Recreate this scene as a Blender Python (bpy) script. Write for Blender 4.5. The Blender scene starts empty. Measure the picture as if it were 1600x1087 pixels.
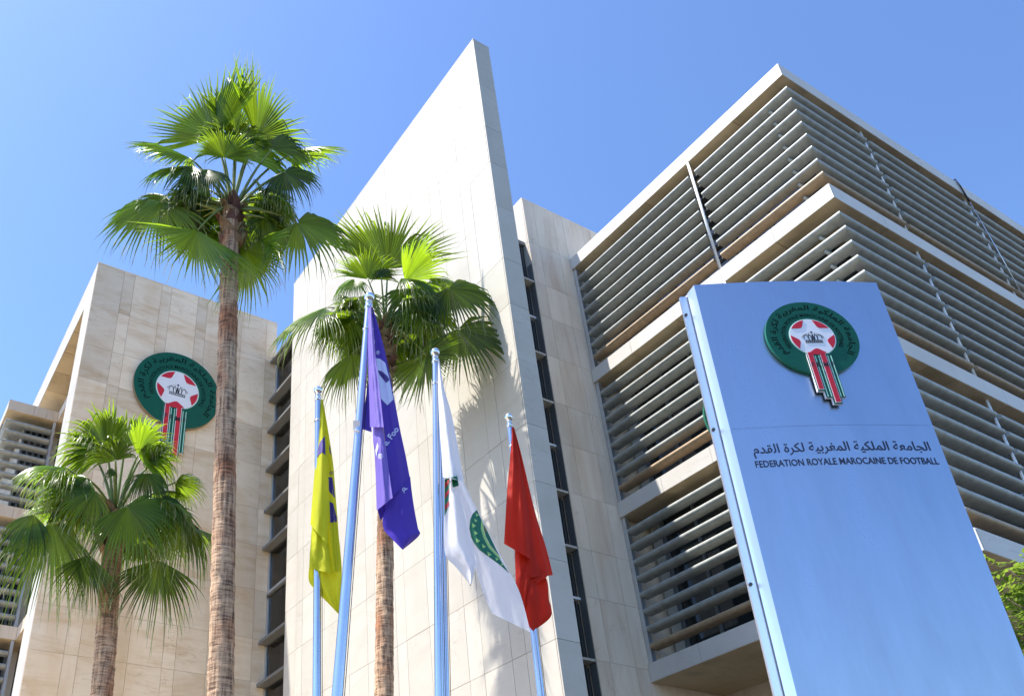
import bpy, bmesh, math, random
from math import sin, cos, pi, radians, sqrt, atan2
from mathutils import Vector, Matrix, noise as mnoise

scene = bpy.context.scene
COL = scene.collection
RND = random.Random(7)

# ---------------------------------------------------------------- camera
FPX, PITCH, ROLL, YAW, PPX, PPY = 1415.4368, .5595, -.0379, .5579, 598.68, 706.96
CAM = Vector((0, 0, 1.6))
def _cam_axes():
    cp, sp, cr, sr = cos(PITCH), sin(PITCH), cos(ROLL), sin(ROLL)
    right = Vector((1, 0, 0)); up0 = Vector((0, -sp, cp)); fwd = Vector((0, cp, sp))
    R = right * cr + up0 * sr; U = right * -sr + up0 * cr
    b = Vector((cos(YAW), sin(YAW), 0)); a = Vector((-sin(YAW), cos(YAW), 0))
    M = Matrix((b, a, Vector((0, 0, 1))))
    return M @ R, M @ U, M @ fwd
CR, CU, CF = _cam_axes()
cd = bpy.data.cameras.new('camera')
cam = bpy.data.objects.new('camera', cd)
COL.objects.link(cam)
m = Matrix((CR, CU, -CF)).transposed().to_4x4()
m.translation = CAM
cam.matrix_world = m
cd.sensor_width = 36
cd.lens = FPX / 1600 * 36
cd.shift_x = (800 - PPX) / 1600
cd.shift_y = (PPY - 543.5) / 1600
cd.clip_end = 4000
scene.camera = cam

# ---------------------------------------------------------------- sky, sun, exposure
SUN = Vector((-1, .42, 2.33)).normalized()
SUN_EL = math.asin(SUN.z)
SUN_AZ = atan2(SUN.x, SUN.y)
w = bpy.data.worlds.new('World')
scene.world = w
w.use_nodes = True
nt = w.node_tree
nt.nodes.clear()
wo = nt.nodes.new('ShaderNodeOutputWorld')
bg = nt.nodes.new('ShaderNodeBackground')
st = nt.nodes.new('ShaderNodeTexSky')
st.sky_type = 'NISHITA'
st.sun_disc = False
st.sun_elevation = SUN_EL
st.sun_rotation = SUN_AZ % (2 * pi)
st.altitude = 0
st.air_density = 1.0
st.dust_density = 0.6
st.ozone_density = 3.0
gm = nt.nodes.new('ShaderNodeGamma'); gm.inputs[1].default_value = 1.3
nt.links.new(st.outputs[0], gm.inputs[0]); nt.links.new(gm.outputs[0], bg.inputs[0])
bg.inputs[1].default_value = .106
nt.links.new(bg.outputs[0], wo.inputs[0])
sd = bpy.data.lights.new('sun', 'SUN')
sd.energy = 4.8
sd.angle = radians(.53)
sd.color = (1, .945, .85)
so = bpy.data.objects.new('sun', sd)
so.rotation_euler = SUN.to_track_quat('Z', 'Y').to_euler()
so.location = (0, 0, 60)
COL.objects.link(so)
scene.view_settings.view_transform = 'Standard'
scene.view_settings.look = 'None'
scene.view_settings.gamma = 1
scene.view_settings.use_curve_mapping = False
scene.view_settings.exposure = 1.0

# ---------------------------------------------------------------- measuring helpers (photo pixel -> place)
def ray(x, y):
    return CF + CR * ((x - PPX) / FPX) - CU * ((y - PPY) / FPX)
def at_dist(x, y, D, toward=0.0):
    d = ray(x, y); t = D / math.hypot(d.x, d.y)
    return CAM + d * t - d.normalized() * toward

# ---------------------------------------------------------------- materials
def new_mat(name):
    m = bpy.data.materials.new(name); m.use_nodes = True
    return m, m.node_tree, m.node_tree.nodes['Principled BSDF']
def plain(name, col, rough=.6, metal=0.0, bump=0.0, bscale=40, var=.06, nscale=3.0, spec=.5):
    m, t, p = new_mat(name)
    p.inputs['Roughness'].default_value = rough
    p.inputs['Metallic'].default_value = metal
    p.inputs['Specular IOR Level'].default_value = spec
    geo = t.nodes.new('ShaderNodeNewGeometry')
    n = t.nodes.new('ShaderNodeTexNoise'); n.inputs['Scale'].default_value = nscale; n.inputs['Detail'].default_value = 5
    t.links.new(geo.outputs['Position'], n.inputs['Vector'])
    mr = t.nodes.new('ShaderNodeMapRange')
    mr.inputs[1].default_value = .3; mr.inputs[2].default_value = .7
    mr.inputs[3].default_value = 1 - var; mr.inputs[4].default_value = 1 + var
    t.links.new(n.outputs[0], mr.inputs[0])
    mx = t.nodes.new('ShaderNodeMix'); mx.data_type = 'RGBA'; mx.blend_type = 'MULTIPLY'; mx.inputs[0].default_value = 1
    mx.inputs[6].default_value = (*col, 1)
    t.links.new(mr.outputs[0], mx.inputs[7])
    t.links.new(mx.outputs[2], p.inputs['Base Color'])
    if bump:
        n2 = t.nodes.new('ShaderNodeTexNoise'); n2.inputs['Scale'].default_value = bscale; n2.inputs['Detail'].default_value = 4
        t.links.new(geo.outputs['Position'], n2.inputs['Vector'])
        b = t.nodes.new('ShaderNodeBump'); b.inputs['Strength'].default_value = bump; b.inputs['Distance'].default_value = .01
        t.links.new(n2.outputs[0], b.inputs['Height'])
        t.links.new(b.outputs[0], p.inputs['Normal'])
    return m

def stone(name, base, vein, stain, vscale=(1, 1, 5), vamt=.5, samt=.3, pvar=.10, rough=.62):
    """cut stone: drifting veins that differ from slab to slab, slab to slab tone, faint stains"""
    m, t, p = new_mat(name)
    N, L = t.nodes.new, t.links.new
    geo = N('ShaderNodeNewGeometry'); oi = N('ShaderNodeObjectInfo')
    off = N('ShaderNodeVectorMath'); off.operation = 'SCALE'; off.inputs[0].default_value = (37.1, 91.7, 53.3)
    L(oi.outputs['Random'], off.inputs['Scale'])
    add = N('ShaderNodeVectorMath'); add.operation = 'ADD'
    L(geo.outputs['Position'], add.inputs[0]); L(off.outputs[0], add.inputs[1])
    mp = N('ShaderNodeMapping'); mp.inputs['Scale'].default_value = vscale
    L(add.outputs[0], mp.inputs['Vector'])
    n1 = N('ShaderNodeTexNoise'); n1.inputs['Scale'].default_value = .55; n1.inputs['Detail'].default_value = 7
    n1.inputs['Roughness'].default_value = .62; n1.inputs['Distortion'].default_value = 1.1
    L(mp.outputs[0], n1.inputs['Vector'])
    r1 = N('ShaderNodeValToRGB')
    e = r1.color_ramp.elements
    e[0].position = .36; e[0].color = (0, 0, 0, 1)
    e[1].position = .70; e[1].color = (1, 1, 1, 1)
    x = r1.color_ramp.elements.new(.5); x.color = (.25, .25, .25, 1)
    L(n1.outputs[0], r1.inputs[0])
    f1 = N('ShaderNodeMath'); f1.operation = 'MULTIPLY'; f1.inputs[1].default_value = vamt
    L(r1.outputs[0], f1.inputs[0])
    m1 = N('ShaderNodeMix'); m1.data_type = 'RGBA'
    m1.inputs[6].default_value = (*base, 1); m1.inputs[7].default_value = (*vein, 1)
    L(f1.outputs[0], m1.inputs[0])
    # thin dark veins
    w1 = N('ShaderNodeTexNoise'); w1.inputs['Scale'].default_value = 1.3; w1.inputs['Detail'].default_value = 6; w1.inputs['Distortion'].default_value = 1.6
    L(mp.outputs[0], w1.inputs['Vector'])
    sb = N('ShaderNodeMath'); sb.operation = 'SUBTRACT'; sb.inputs[1].default_value = .5
    L(w1.outputs[0], sb.inputs[0])
    ab = N('ShaderNodeMath'); ab.operation = 'ABSOLUTE'; L(sb.outputs[0], ab.inputs[0])
    vr = N('ShaderNodeMapRange'); vr.inputs[1].default_value = 0; vr.inputs[2].default_value = .016
    vr.inputs[3].default_value = .55 * vamt; vr.inputs[4].default_value = 0
    L(ab.outputs[0], vr.inputs[0])
    pt = N('ShaderNodeTexNoise'); pt.inputs['Scale'].default_value = .9
    L(add.outputs[0], pt.inputs['Vector'])
    pr = N('ShaderNodeMapRange'); pr.inputs[1].default_value = .48; pr.inputs[2].default_value = .66
    L(pt.outputs[0], pr.inputs[0])
    vm = N('ShaderNodeMath'); vm.operation = 'MULTIPLY'; L(vr.outputs[0], vm.inputs[0]); L(pr.outputs[0], vm.inputs[1])
    m2 = N('ShaderNodeMix'); m2.data_type = 'RGBA'
    m2.inputs[7].default_value = (stain[0] * .55, stain[1] * .5, stain[2] * .5, 1)
    L(m1.outputs[2], m2.inputs[6]); L(vm.outputs[0], m2.inputs[0])
    # stains in world space, running down
    ms = N('ShaderNodeMapping'); ms.inputs['Scale'].default_value = (1.3, 1.3, .28)
    L(geo.outputs['Position'], ms.inputs['Vector'])
    n3 = N('ShaderNodeTexNoise'); n3.inputs['Scale'].default_value = .9; n3.inputs['Detail'].default_value = 6
    L(ms.outputs[0], n3.inputs['Vector'])
    r3 = N('ShaderNodeMapRange'); r3.inputs[1].default_value = .5; r3.inputs[2].default_value = .78; r3.inputs[3].default_value = 0; r3.inputs[4].default_value = samt
    L(n3.outputs[0], r3.inputs[0])
    m3 = N('ShaderNodeMix'); m3.data_type = 'RGBA'; m3.inputs[7].default_value = (*stain, 1)
    L(m2.outputs[2], m3.inputs[6]); L(r3.outputs[0], m3.inputs[0])
    # tone per slab
    wn = N('ShaderNodeTexWhiteNoise'); wn.noise_dimensions = '1D'
    L(oi.outputs['Random'], wn.inputs['W'])
    tr = N('ShaderNodeMapRange'); tr.inputs[3].default_value = 1 - pvar; tr.inputs[4].default_value = 1 + pvar * .6
    L(wn.outputs[0], tr.inputs[0])
    m4 = N('ShaderNodeMix'); m4.data_type = 'RGBA'; m4.blend_type = 'MULTIPLY'; m4.inputs[0].default_value = 1
    L(m3.outputs[2], m4.inputs[6]); L(tr.outputs[0], m4.inputs[7])
    L(m4.outputs[2], p.inputs['Base Color'])
    p.inputs['Roughness'].default_value = rough
    nb = N('ShaderNodeTexNoise'); nb.inputs['Scale'].default_value = 60; nb.inputs['Detail'].default_value = 4
    L(geo.outputs['Position'], nb.inputs['Vector'])
    b = N('ShaderNodeBump'); b.inputs['Strength'].default_value = .12; b.inputs['Distance'].default_value = .004
    L(nb.outputs[0], b.inputs['Height']); L(b.outputs[0], p.inputs['Normal'])
    return m

def cloth(name, col, trans=.35, sheen=.0):
    m, t, p = new_mat(name)
    N, L = t.nodes.new, t.links.new
    p.inputs['Base Color'].default_value = (*col, 1)
    p.inputs['Roughness'].default_value = .55
    p.inputs['Specular IOR Level'].default_value = .18
    p.inputs['Sheen Weight'].default_value = sheen
    p.inputs['Sheen Roughness'].default_value = .4
    tr = N('ShaderNodeBsdfTranslucent'); tr.inputs[0].default_value = (*[min(1, c * 1.15) for c in col], 1)
    mx = N('ShaderNodeMixShader'); mx.inputs[0].default_value = trans
    L(p.outputs[0], mx.inputs[1]); L(tr.outputs[0], mx.inputs[2])
    geo = N('ShaderNodeNewGeometry')
    w1 = N('ShaderNodeTexNoise'); w1.inputs['Scale'].default_value = 9; w1.inputs['Detail'].default_value = 5
    mp = N('ShaderNodeMapping'); mp.inputs['Scale'].default_value = (1, 1, .35)
    L(geo.outputs['Position'], mp.inputs[0]); L(mp.outputs[0], w1.inputs['Vector'])
    b = N('ShaderNodeBump'); b.inputs['Strength'].default_value = .35; b.inputs['Distance'].default_value = .03
    L(w1.outputs[0], b.inputs['Height']); L(b.outputs[0], p.inputs['Normal']); L(b.outputs[0], tr.inputs['Normal'])
    L(mx.outputs[0], t.nodes['Material Output'].inputs['Surface'])
    return m

def leaf_mat(name, base, trans, tipcol, trw=.5):
    m, t, p = new_mat(name)
    N, L = t.nodes.new, t.links.new
    at = N('ShaderNodeAttribute'); at.attribute_name = 'tip'
    at2 = N('ShaderNodeAttribute'); at2.attribute_name = 'shade'
    mr = N('ShaderNodeMapRange'); mr.inputs[1].default_value = .84; mr.inputs[2].default_value = 1.0; mr.inputs[4].default_value = .75
    L(at.outputs['Fac'], mr.inputs[0])
    def tone(c):
        k = N('ShaderNodeMix'); k.data_type = 'RGBA'; k.blend_type = 'MULTIPLY'; k.inputs[0].default_value = 1
        k.inputs[6].default_value = (*c, 1)
        s = N('ShaderNodeMapRange'); s.inputs[3].default_value = .5; s.inputs[4].default_value = 1.45
        L(at2.outputs['Fac'], s.inputs[0]); L(s.outputs[0], k.inputs[7])
        q = N('ShaderNodeMix'); q.data_type = 'RGBA'; q.inputs[7].default_value = (*tipcol, 1)
        L(k.outputs[2], q.inputs[6]); L(mr.outputs[0], q.inputs[0])
        return q.outputs[2]
    L(tone(base), p.inputs['Base Color'])
    p.inputs['Roughness'].default_value = .30
    p.inputs['Specular IOR Level'].default_value = .5
    tr = N('ShaderNodeBsdfTranslucent'); L(tone(trans), tr.inputs[0])
    mx = N('ShaderNodeMixShader'); mx.inputs[0].default_value = trw
    L(p.outputs[0], mx.inputs[1]); L(tr.outputs[0], mx.inputs[2])
    L(mx.outputs[0], t.nodes['Material Output'].inputs['Surface'])
    return m

def bark_mat(name, c0, c1, c2):
    m, t, p = new_mat(name)
    N, L = t.nodes.new, t.links.new
    geo = N('ShaderNodeNewGeometry')
    mp = N('ShaderNodeMapping'); mp.inputs['Scale'].default_value = (4, 4, 40)
    L(geo.outputs['Position'], mp.inputs[0])
    n = N('ShaderNodeTexNoise'); n.inputs['Scale'].default_value = 1; n.inputs['Detail'].default_value = 6; n.inputs['Roughness'].default_value = .7
    L(mp.outputs[0], n.inputs['Vector'])
    mp2 = N('ShaderNodeMapping'); mp2.inputs['Scale'].default_value = (30, 30, 2.5)
    L(geo.outputs['Position'], mp2.inputs[0])
    n2 = N('ShaderNodeTexNoise'); n2.inputs['Scale'].default_value = 1; n2.inputs['Detail'].default_value = 5
    L(mp2.outputs[0], n2.inputs['Vector'])
    mn = N('ShaderNodeMath'); mn.operation = 'MULTIPLY_ADD'; mn.inputs[1].default_value = 1.3; L(n.outputs[0], mn.inputs[0]); L(n2.outputs[0], mn.inputs[2])
    dv = N('ShaderNodeMath'); dv.operation = 'MULTIPLY'; dv.inputs[1].default_value = 1 / 2.3; L(mn.outputs[0], dv.inputs[0]); mn = dv
    r = N('ShaderNodeValToRGB')
    e = r.color_ramp.elements
    e[0].position = .40; e[0].color = (*c0, 1); e[1].position = .56; e[1].color = (*c1, 1)
    L(mn.outputs[0], r.inputs[0])
    n3 = N('ShaderNodeTexNoise'); n3.inputs['Scale'].default_value = 1.4; n3.inputs['Detail'].default_value = 3
    mp3 = N('ShaderNodeMapping'); mp3.inputs['Scale'].default_value = (1.5, 1.5, .9)
    L(geo.outputs['Position'], mp3.inputs[0]); L(mp3.outputs[0], n3.inputs['Vector'])
    r3 = N('ShaderNodeMapRange'); r3.inputs[1].default_value = .46; r3.inputs[2].default_value = .68; r3.inputs[4].default_value = .8
    L(n3.outputs[0], r3.inputs[0])
    mx = N('ShaderNodeMix'); mx.data_type = 'RGBA'; mx.blend_type = 'MULTIPLY'; mx.inputs[7].default_value = (*c2, 1)
    L(r.outputs[0], mx.inputs[6]); L(r3.outputs[0], mx.inputs[0])
    L(mx.outputs[2], p.inputs['Base Color'])
    p.inputs['Roughness'].default_value = .9
    b = N('ShaderNodeBump'); b.inputs['Strength'].default_value = 1.0; b.inputs['Distance'].default_value = .04
    L(mn.outputs[0], b.inputs['Height']); L(b.outputs[0], p.inputs['Normal'])
    return m

def clear_glass(name, tint):
    m, t, p = new_mat(name)
    N, L = t.nodes.new, t.links.new
    tr = N('ShaderNodeBsdfTransparent'); tr.inputs[0].default_value = (*tint, 1)
    gl_ = N('ShaderNodeBsdfGlossy'); gl_.inputs['Roughness'].default_value = .03
    fr = N('ShaderNodeFresnel'); fr.inputs[0].default_value = 1.6
    mx = N('ShaderNodeMixShader')
    L(fr.outputs[0], mx.inputs[0]); L(tr.outputs[0], mx.inputs[1]); L(gl_.outputs[0], mx.inputs[2])
    L(mx.outputs[0], t.nodes['Material Output'].inputs['Surface'])
    return m
def glass_mat(name, tint):
    m, t, p = new_mat(name)
    p.inputs['Base Color'].default_value = (*tint, 1)
    p.inputs['Roughness'].default_value = .04
    p.inputs['IOR'].default_value = 1.55
    p.inputs['Specular IOR Level'].default_value = .6
    return m

def satin(name, c0, c1):
    m, t, p = new_mat(name)
    N, L = t.nodes.new, t.links.new
    geo = N('ShaderNodeNewGeometry')
    mp = N('ShaderNodeMapping'); mp.inputs['Scale'].default_value = (2.4, 2.4, .45)
    L(geo.outputs['Position'], mp.inputs[0])
    n = N('ShaderNodeTexNoise'); n.inputs['Scale'].default_value = 1.4; n.inputs['Detail'].default_value = 8; n.inputs['Roughness'].default_value = .65
    L(mp.outputs[0], n.inputs['Vector'])
    mr = N('ShaderNodeMapRange'); mr.inputs[1].default_value = .35; mr.inputs[2].default_value = .68
    L(n.outputs[0], mr.inputs[0])
    mx = N('ShaderNodeMix'); mx.data_type = 'RGBA'; mx.inputs[6].default_value = (*c0, 1); mx.inputs[7].default_value = (*c1, 1)
    L(mr.outputs[0], mx.inputs[0])
    # dust specks
    v = N('ShaderNodeTexNoise'); v.inputs['Scale'].default_value = 26; v.inputs['Detail'].default_value = 2
    L(geo.outputs['Position'], v.inputs['Vector'])
    vr = N('ShaderNodeMapRange'); vr.inputs[1].default_value = .72; vr.inputs[2].default_value = .80; vr.inputs[4].default_value = .16
    L(v.outputs[0], vr.inputs[0])
    m2 = N('ShaderNodeMix'); m2.data_type = 'RGBA'; m2.inputs[7].default_value = (.35, .36, .38, 1)
    L(mx.outputs[2], m2.inputs[6]); L(vr.outputs[0], m2.inputs[0]); L(m2.outputs[2], p.inputs['Base Color'])
    rr = N('ShaderNodeMapRange'); rr.inputs[3].default_value = .27; rr.inputs[4].default_value = .38
    L(mr.outputs[0], rr.inputs[0]); L(rr.outputs[0], p.inputs['Roughness'])
    p.inputs['Metallic'].default_value = .92
    w2 = N('ShaderNodeTexNoise'); w2.inputs['Scale'].default_value = 1.1; w2.inputs['Detail'].default_value = 2
    L(mp.outputs[0], w2.inputs['Vector'])
    b = N('ShaderNodeBump'); b.inputs['Strength'].default_value = .12; b.inputs['Distance'].default_value = .05
    L(w2.outputs[0], b.inputs['Height']); L(b.outputs[0], p.inputs['Normal'])
    return m

M = dict(
    fin=stone('white_limestone', (.52, .49, .43), (.44, .40, .335), (.40, .35, .28), (1, 1, 2.2), .6, .4, .07),
    pink=stone('rosy_limestone', (.79, .675, .54), (.64, .49, .36), (.60, .43, .24), (3.2, 3.2, .55), .9, .5, .12),
    tan=stone('banded_sandstone', (.80, .665, .505), (.62, .44, .265), (.60, .40, .21), (.8, .8, 3.4), .95, .55, .15),
    fascia=stone('fascia_stone', (.66, .63, .585), (.58, .53, .47), (.50, .45, .38), (1, 1, 2), .5, .3, .05),
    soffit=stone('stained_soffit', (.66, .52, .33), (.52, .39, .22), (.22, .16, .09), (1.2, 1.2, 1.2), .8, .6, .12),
    mortar=plain('mortar', (.13, .115, .095), .9),
    concrete=plain('concrete', (.36, .34, .31), .85, bump=.2),
    louver=plain('grey_louver_paint', (.33, .345, .325), .5, var=.16, nscale=6),
    louvert=plain('tan_louver_paint', (.36, .26, .16), .5, var=.15, nscale=6),
    steel=plain('galvanised_steel', (.62, .66, .70), .38, .9, var=.05),
    white=plain('white_metal', (.78, .79, .80), .4, 0, var=.04),
    dark=plain('dark_metal', (.03, .033, .035), .5, 0),
    frame=plain('bronze_grey_frame', (.16, .17, .175), .45, .3),
    ledge=plain('grey_ledge_metal', (.17, .17, .165), .5, .2, var=.08),
    glass=glass_mat('dark_glass', (.018, .023, .026)),
    glass2=clear_glass('stair_glass', (.82, .85, .81)),
    brush=satin('satin_aluminium', (.415, .485, .60), (.345, .415, .535)),
    plaster=plain('inner_plaster', (.68, .64, .55), .9),
    brushw=plain('pale_aluminium', (.86, .88, .92), .34, 1.0, var=.02),
    chrome=plain('chrome', (.82, .84, .87), .08, 1.0, var=.01),
    pole=plain('polished_pole', (.58, .61, .68), .24, 1.0, var=.05),
    green=plain('emblem_green', (.003, .088, .056), .5, var=.05, spec=.2),
    greenl=plain('emblem_green_edge', (.01, .14, .08), .3, var=.05),
    ink=plain('black_ink', (.006, .008, .012), .5),
    gink=plain('dark_green_ink', (.001, .007, .007), .6, spec=.1),
    red=plain('emblem_red', (.55, .006, .016), .35, var=.04),
    ewhite=plain('emblem_white', (.74, .74, .78), .4, var=.03),
    mint=plain('mint_outline', (.38, .66, .55), .35),
    rim=plain('brass_rim', (.33, .27, .18), .35, .6),
    ground=plain('asphalt', (.045, .044, .040), .9, bump=.3, var=.15, nscale=.6),
    paving=plain('warm_paving', (.52, .41, .27), .85, bump=.3, var=.10, nscale=.5),
    navy=plain('navy_lettering', (.010, .014, .05), .45),
    lime=cloth('lime_cloth', (.64, .64, .025), .38),
    limei=plain('violet_print', (.055, .025, .19), .6),
    violet=cloth('violet_cloth', (.075, .042, .36), .14),
    violet_sunlit=cloth('sunlit_violet_cloth', (.22, .155, .54), .2),  # same violet cloth, sunlight put into the colour
    paleprint=plain('pale_violet_print', (.62, .62, .86), .6),
    wcloth=cloth('white_cloth', (.78, .78, .84), .35),
    rcloth=cloth('red_cloth', (.50, .020, .005), .24),
    gprint=plain('green_print', (.006, .15, .075), .6),
    limeprint=plain('lime_print', (.38, .62, .18), .6),
    ochre=plain('ochre_print', (.20, .15, .03), .6),
    rprint=plain('red_print', (.45, .01, .02), .6),
    bark=bark_mat('palm_bark', (.12, .065, .04), (.60, .405, .26), (.66, .36, .22)),
    boot=plain('old_leaf_base', (.115, .042, .026), .75, bump=.6, bscale=30, var=.5, nscale=8),
    bootl=plain('fibrous_leaf_base', (.19, .115, .06), .85, bump=.7, bscale=40, var=.5, nscale=9),
    frond=leaf_mat('palm_leaf', (.026, .070, .010), (.36, .55, .018), (.50, .48, .28), .45),
    stalk=plain('leaf_stalk', (.17, .22, .05), .45, var=.2),
    tleaf=leaf_mat('tree_leaf', (.09, .16, .025), (.30, .44, .05), (.2, .3, .08), .4),
    tbark=bark_mat('tree_bark', (.05, .04, .03), (.16, .13, .10), (.8, .7, .6)),
)

# ---------------------------------------------------------------- geometry helpers
class MB:
    """collects shapes (in world metres) for ONE mesh object"""
    def __init__(s): s.v = []; s.f = []; s.mi = []; s.att = {}
    def add(s, verts, faces, mi=0):
        o = len(s.v)
        s.v += [tuple(p) for p in verts]
        s.f += [tuple(i + o for i in f) for f in faces]
        s.mi += [mi] * len(faces)
        return o
    def box(s, x0, x1, y0, y1, z0, z1, mi=0):
        s.add([(x0, y0, z0), (x1, y0, z0), (x1, y1, z0), (x0, y1, z0), (x0, y0, z1), (x1, y0, z1), (x1, y1, z1), (x0, y1, z1)],
              [(0, 3, 2, 1), (4, 5, 6, 7), (0, 1, 5, 4), (1, 2, 6, 5), (2, 3, 7, 6), (3, 0, 4, 7)], mi)
        return s
    def obox(s, c, ax, ay, az, hx, hy, hz, mi=0):
        c = Vector(c); P = []
        for k in (-1, 1):
            for i, j in ((-1, -1), (1, -1), (1, 1), (-1, 1)):
                P.append(c + ax * hx * i + ay * hy * j + az * hz * k)
        s.add(P, [(0, 3, 2, 1), (4, 5, 6, 7), (0, 1, 5, 4), (1, 2, 6, 5), (2, 3, 7, 6), (3, 0, 4, 7)], mi)
        return s
    def tube(s, pts, radii, n=10, mi=0, cap=True):
        pts = [Vector(p) for p in pts]; base = len(s.v); ref = None
        for k, p in enumerate(pts):
            d = (pts[min(k + 1, len(pts) - 1)] - pts[max(k - 1, 0)]).normalized()
            if ref is None: ref = d.orthogonal().normalized()
            ref = (ref - d * ref.dot(d)).normalized(); q = d.cross(ref)
            r = radii[k] if hasattr(radii, '__len__') else radii
            for i in range(n):
                a = 2 * pi * i / n
                s.v.append(tuple(p + (ref * cos(a) + q * sin(a)) * r))
        for k in range(len(pts) - 1):
            for i in range(n):
                j = (i + 1) % n
                s.f.append((base + k * n + i, base + k * n + j, base + (k + 1) * n + j, base + (k + 1) * n + i)); s.mi.append(mi)
        if cap:
            s.f.append(tuple(base + i for i in reversed(range(n)))); s.mi.append(mi)
            e = base + (len(pts) - 1) * n
            s.f.append(tuple(e + i for i in range(n))); s.mi.append(mi)
        return s
    def prism(s, poly, o, u, v, w, depth, mi=0, mis=None):
        """poly = (a,b) outline in the plane o+a*u+b*v, front at +w*depth, back at o"""
        n = len(poly)
        A = [o + u * a + v * b for a, b in poly]; B = [p + w * depth for p in A]
        mis = mi if mis is None else mis
        b0 = s.add(A + B, [], mi)
        s.f.append(tuple(b0 + n + i for i in range(n))); s.mi.append(mi)
        s.f.append(tuple(b0 + i for i in reversed(range(n)))); s.mi.append(mi)
        for i in range(n):
            j = (i + 1) % n
            s.f.append((b0 + i, b0 + j, b0 + n + j, b0 + n + i)); s.mi.append(mis)
        return s
    def mesh(s, name, mats, smooth=False, origin=(0, 0, 0), fix=True):
        me = bpy.data.meshes.new(name)
        ox, oy, oz = origin
        me.from_pydata([(x - ox, y - oy, z - oz) for x, y, z in s.v], [], s.f)
        for mm in (mats if isinstance(mats, (list, tuple)) else [mats]): me.materials.append(mm)
        for k, a in s.att.items():
            at = me.attributes.new(k, 'FLOAT', 'POINT'); at.data.foreach_set('value', a)
        me.polygons.foreach_set('material_index', s.mi)
        if smooth: me.polygons.foreach_set('use_smooth', [True] * len(me.polygons))
        if fix:
            b = bmesh.new(); b.from_mesh(me); bmesh.ops.recalc_face_normals(b, faces=b.faces); b.to_mesh(me); b.free()
        me.update()
        return me

def wloc(parent):
    p = Vector((0, 0, 0))
    while parent is not None:
        p = p + parent.location; parent = parent.parent
    return p
def link(name, me, parent=None, loc=(0, 0, 0), label=None, cat=None, group=None, kind=None):
    o = bpy.data.objects.new(name, me); COL.objects.link(o)
    if parent is not None:
        o.parent = parent; o.location = Vector(loc) - wloc(parent)
    else: o.location = loc
    if label: o['label'] = label
    if cat: o['category'] = cat
    if group: o['group'] = group
    if kind: o['kind'] = kind
    return o
def thing(name, label, cat, loc, group=None):
    return link(name, None, None, loc, label, cat, group)
def part(name, mb, mats, parent, smooth=False, kind=None, label=None, fix=True):
    o = wloc(parent)
    return link(name, mb.mesh(name, mats, smooth, o, fix), parent, o, kind=kind, label=label)
def sharp(o, ang=40):
    me = o.data
    try: me.set_sharp_from_angle(angle=radians(ang))
    except Exception: pass

# ---------------------------------------------------------------- the ground
g = MB(); S = 700
n = 14
for i in range(n + 1):
    for j in range(n + 1):
        g.v.append((-S + 2 * S * i / n, -S + 2 * S * j / n, 0))
for i in range(n):
    for j in range(n):
        a = i * (n + 1) + j
        g.f.append((a, a + n + 1, a + n + 2, a + 1)); g.mi.append(0)
link('ground', g.mesh('ground', M['ground']), kind='structure')
c = MB(); c.add([(-40, 6.5, .006), (9.2, 6.5, .006), (9.2, 30, .006), (-40, 30, .006)], [(0, 1, 2, 3)])
link('forecourt_paving', c.mesh('forecourt_paving', M['paving']), kind='structure')

# ---------------------------------------------------------------- stone cladding
ROWS = [21.72, 20.03, 18.53, 17.35, 16.0, 14.5, 13.3, 11.93, 10.5, 9.32, 7.88, 6.5, 5.25, 3.9]
_pc = {}
def panels(parent, axis, fixed, out, us, zs, mat, gap=.009, th=.03, name='stone_panel', jitter=.003):
    """slabs hung on a wall: axis 'X' = wall at X=fixed, us run along Y; axis 'Y' = wall at Y=fixed, us run along X.
    out = -1/+1, the way the face looks; the face lies at 'fixed'"""
    for a, b in zip(us[:-1], us[1:]):
        for z1, z0 in zip(zs[:-1], zs[1:]):
            wd, h = b - a - gap, z1 - z0 - gap
            key = (axis, round(wd, 3), round(h, 3), mat.name)
            if key not in _pc:
                mb = MB()
                if axis == 'X': mb.box(-th / 2, th / 2, -wd / 2, wd / 2, -h / 2, h / 2)
                else: mb.box(-wd / 2, wd / 2, -th / 2, th / 2, -h / 2, h / 2)
                _pc[key] = mb.mesh(name, mat)
            d = fixed - out * (th / 2) + out * RND.uniform(0, jitter)
            c = (d, (a + b) / 2, (z0 + z1) / 2) if axis == 'X' else ((a + b) / 2, d, (z0 + z1) / 2)
            link(name, _pc[key], parent, c)
T = .03

# ---- the tall fin wall
fx0, fx1, fy0, fy1, fz = 9.26, 9.735, 10.0, 19.86, 21.72
fin = thing('stone_fin_wall', 'tall thin white limestone fin wall behind the flags, brightest of the walls', 'wall', (9.5, 15, 0))
c = MB(); c.box(fx0 + T, fx1 - T, fy0 + T, fy1 - T, 0, fz - .02); part('core', c, M['mortar'], fin)
cols = [fy0 + T, 10.75, 11.11, 11.87, 12.29, 13.06, 13.42, 14.22, 14.58, 15.38, 15.74, 16.54, 16.90, 17.70, 18.06, 18.86, 19.22, fy1]
panels(fin, 'X', fx0, -1, cols, ROWS, M['fin'], .008)
panels(fin, 'Y', fy0, -1, [fx0, fx1], ROWS, M['fin'], .007)
panels(fin, 'Y', fy1, 1, [fx0 + T, fx1], ROWS, M['fin'], .007)
c = MB(); c.box(fx1 - T + .001, fx1, fy0 + T, fy1 - T, 0, fz); c.box(fx0, fx0 + T, fy0 + T, fy1, 0, 3.89); c.box(fx0, fx1, fy0, fy0 + T - .001, 0, 3.89)
part('back_cladding', c, M['fin'], fin)
c = MB(); c.box(fx0 - .004, fx1 + .004, fy0 - .004, fy1 + .004, fz + .001, fz + .03); part('coping', c, M['fin'], fin)

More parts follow.
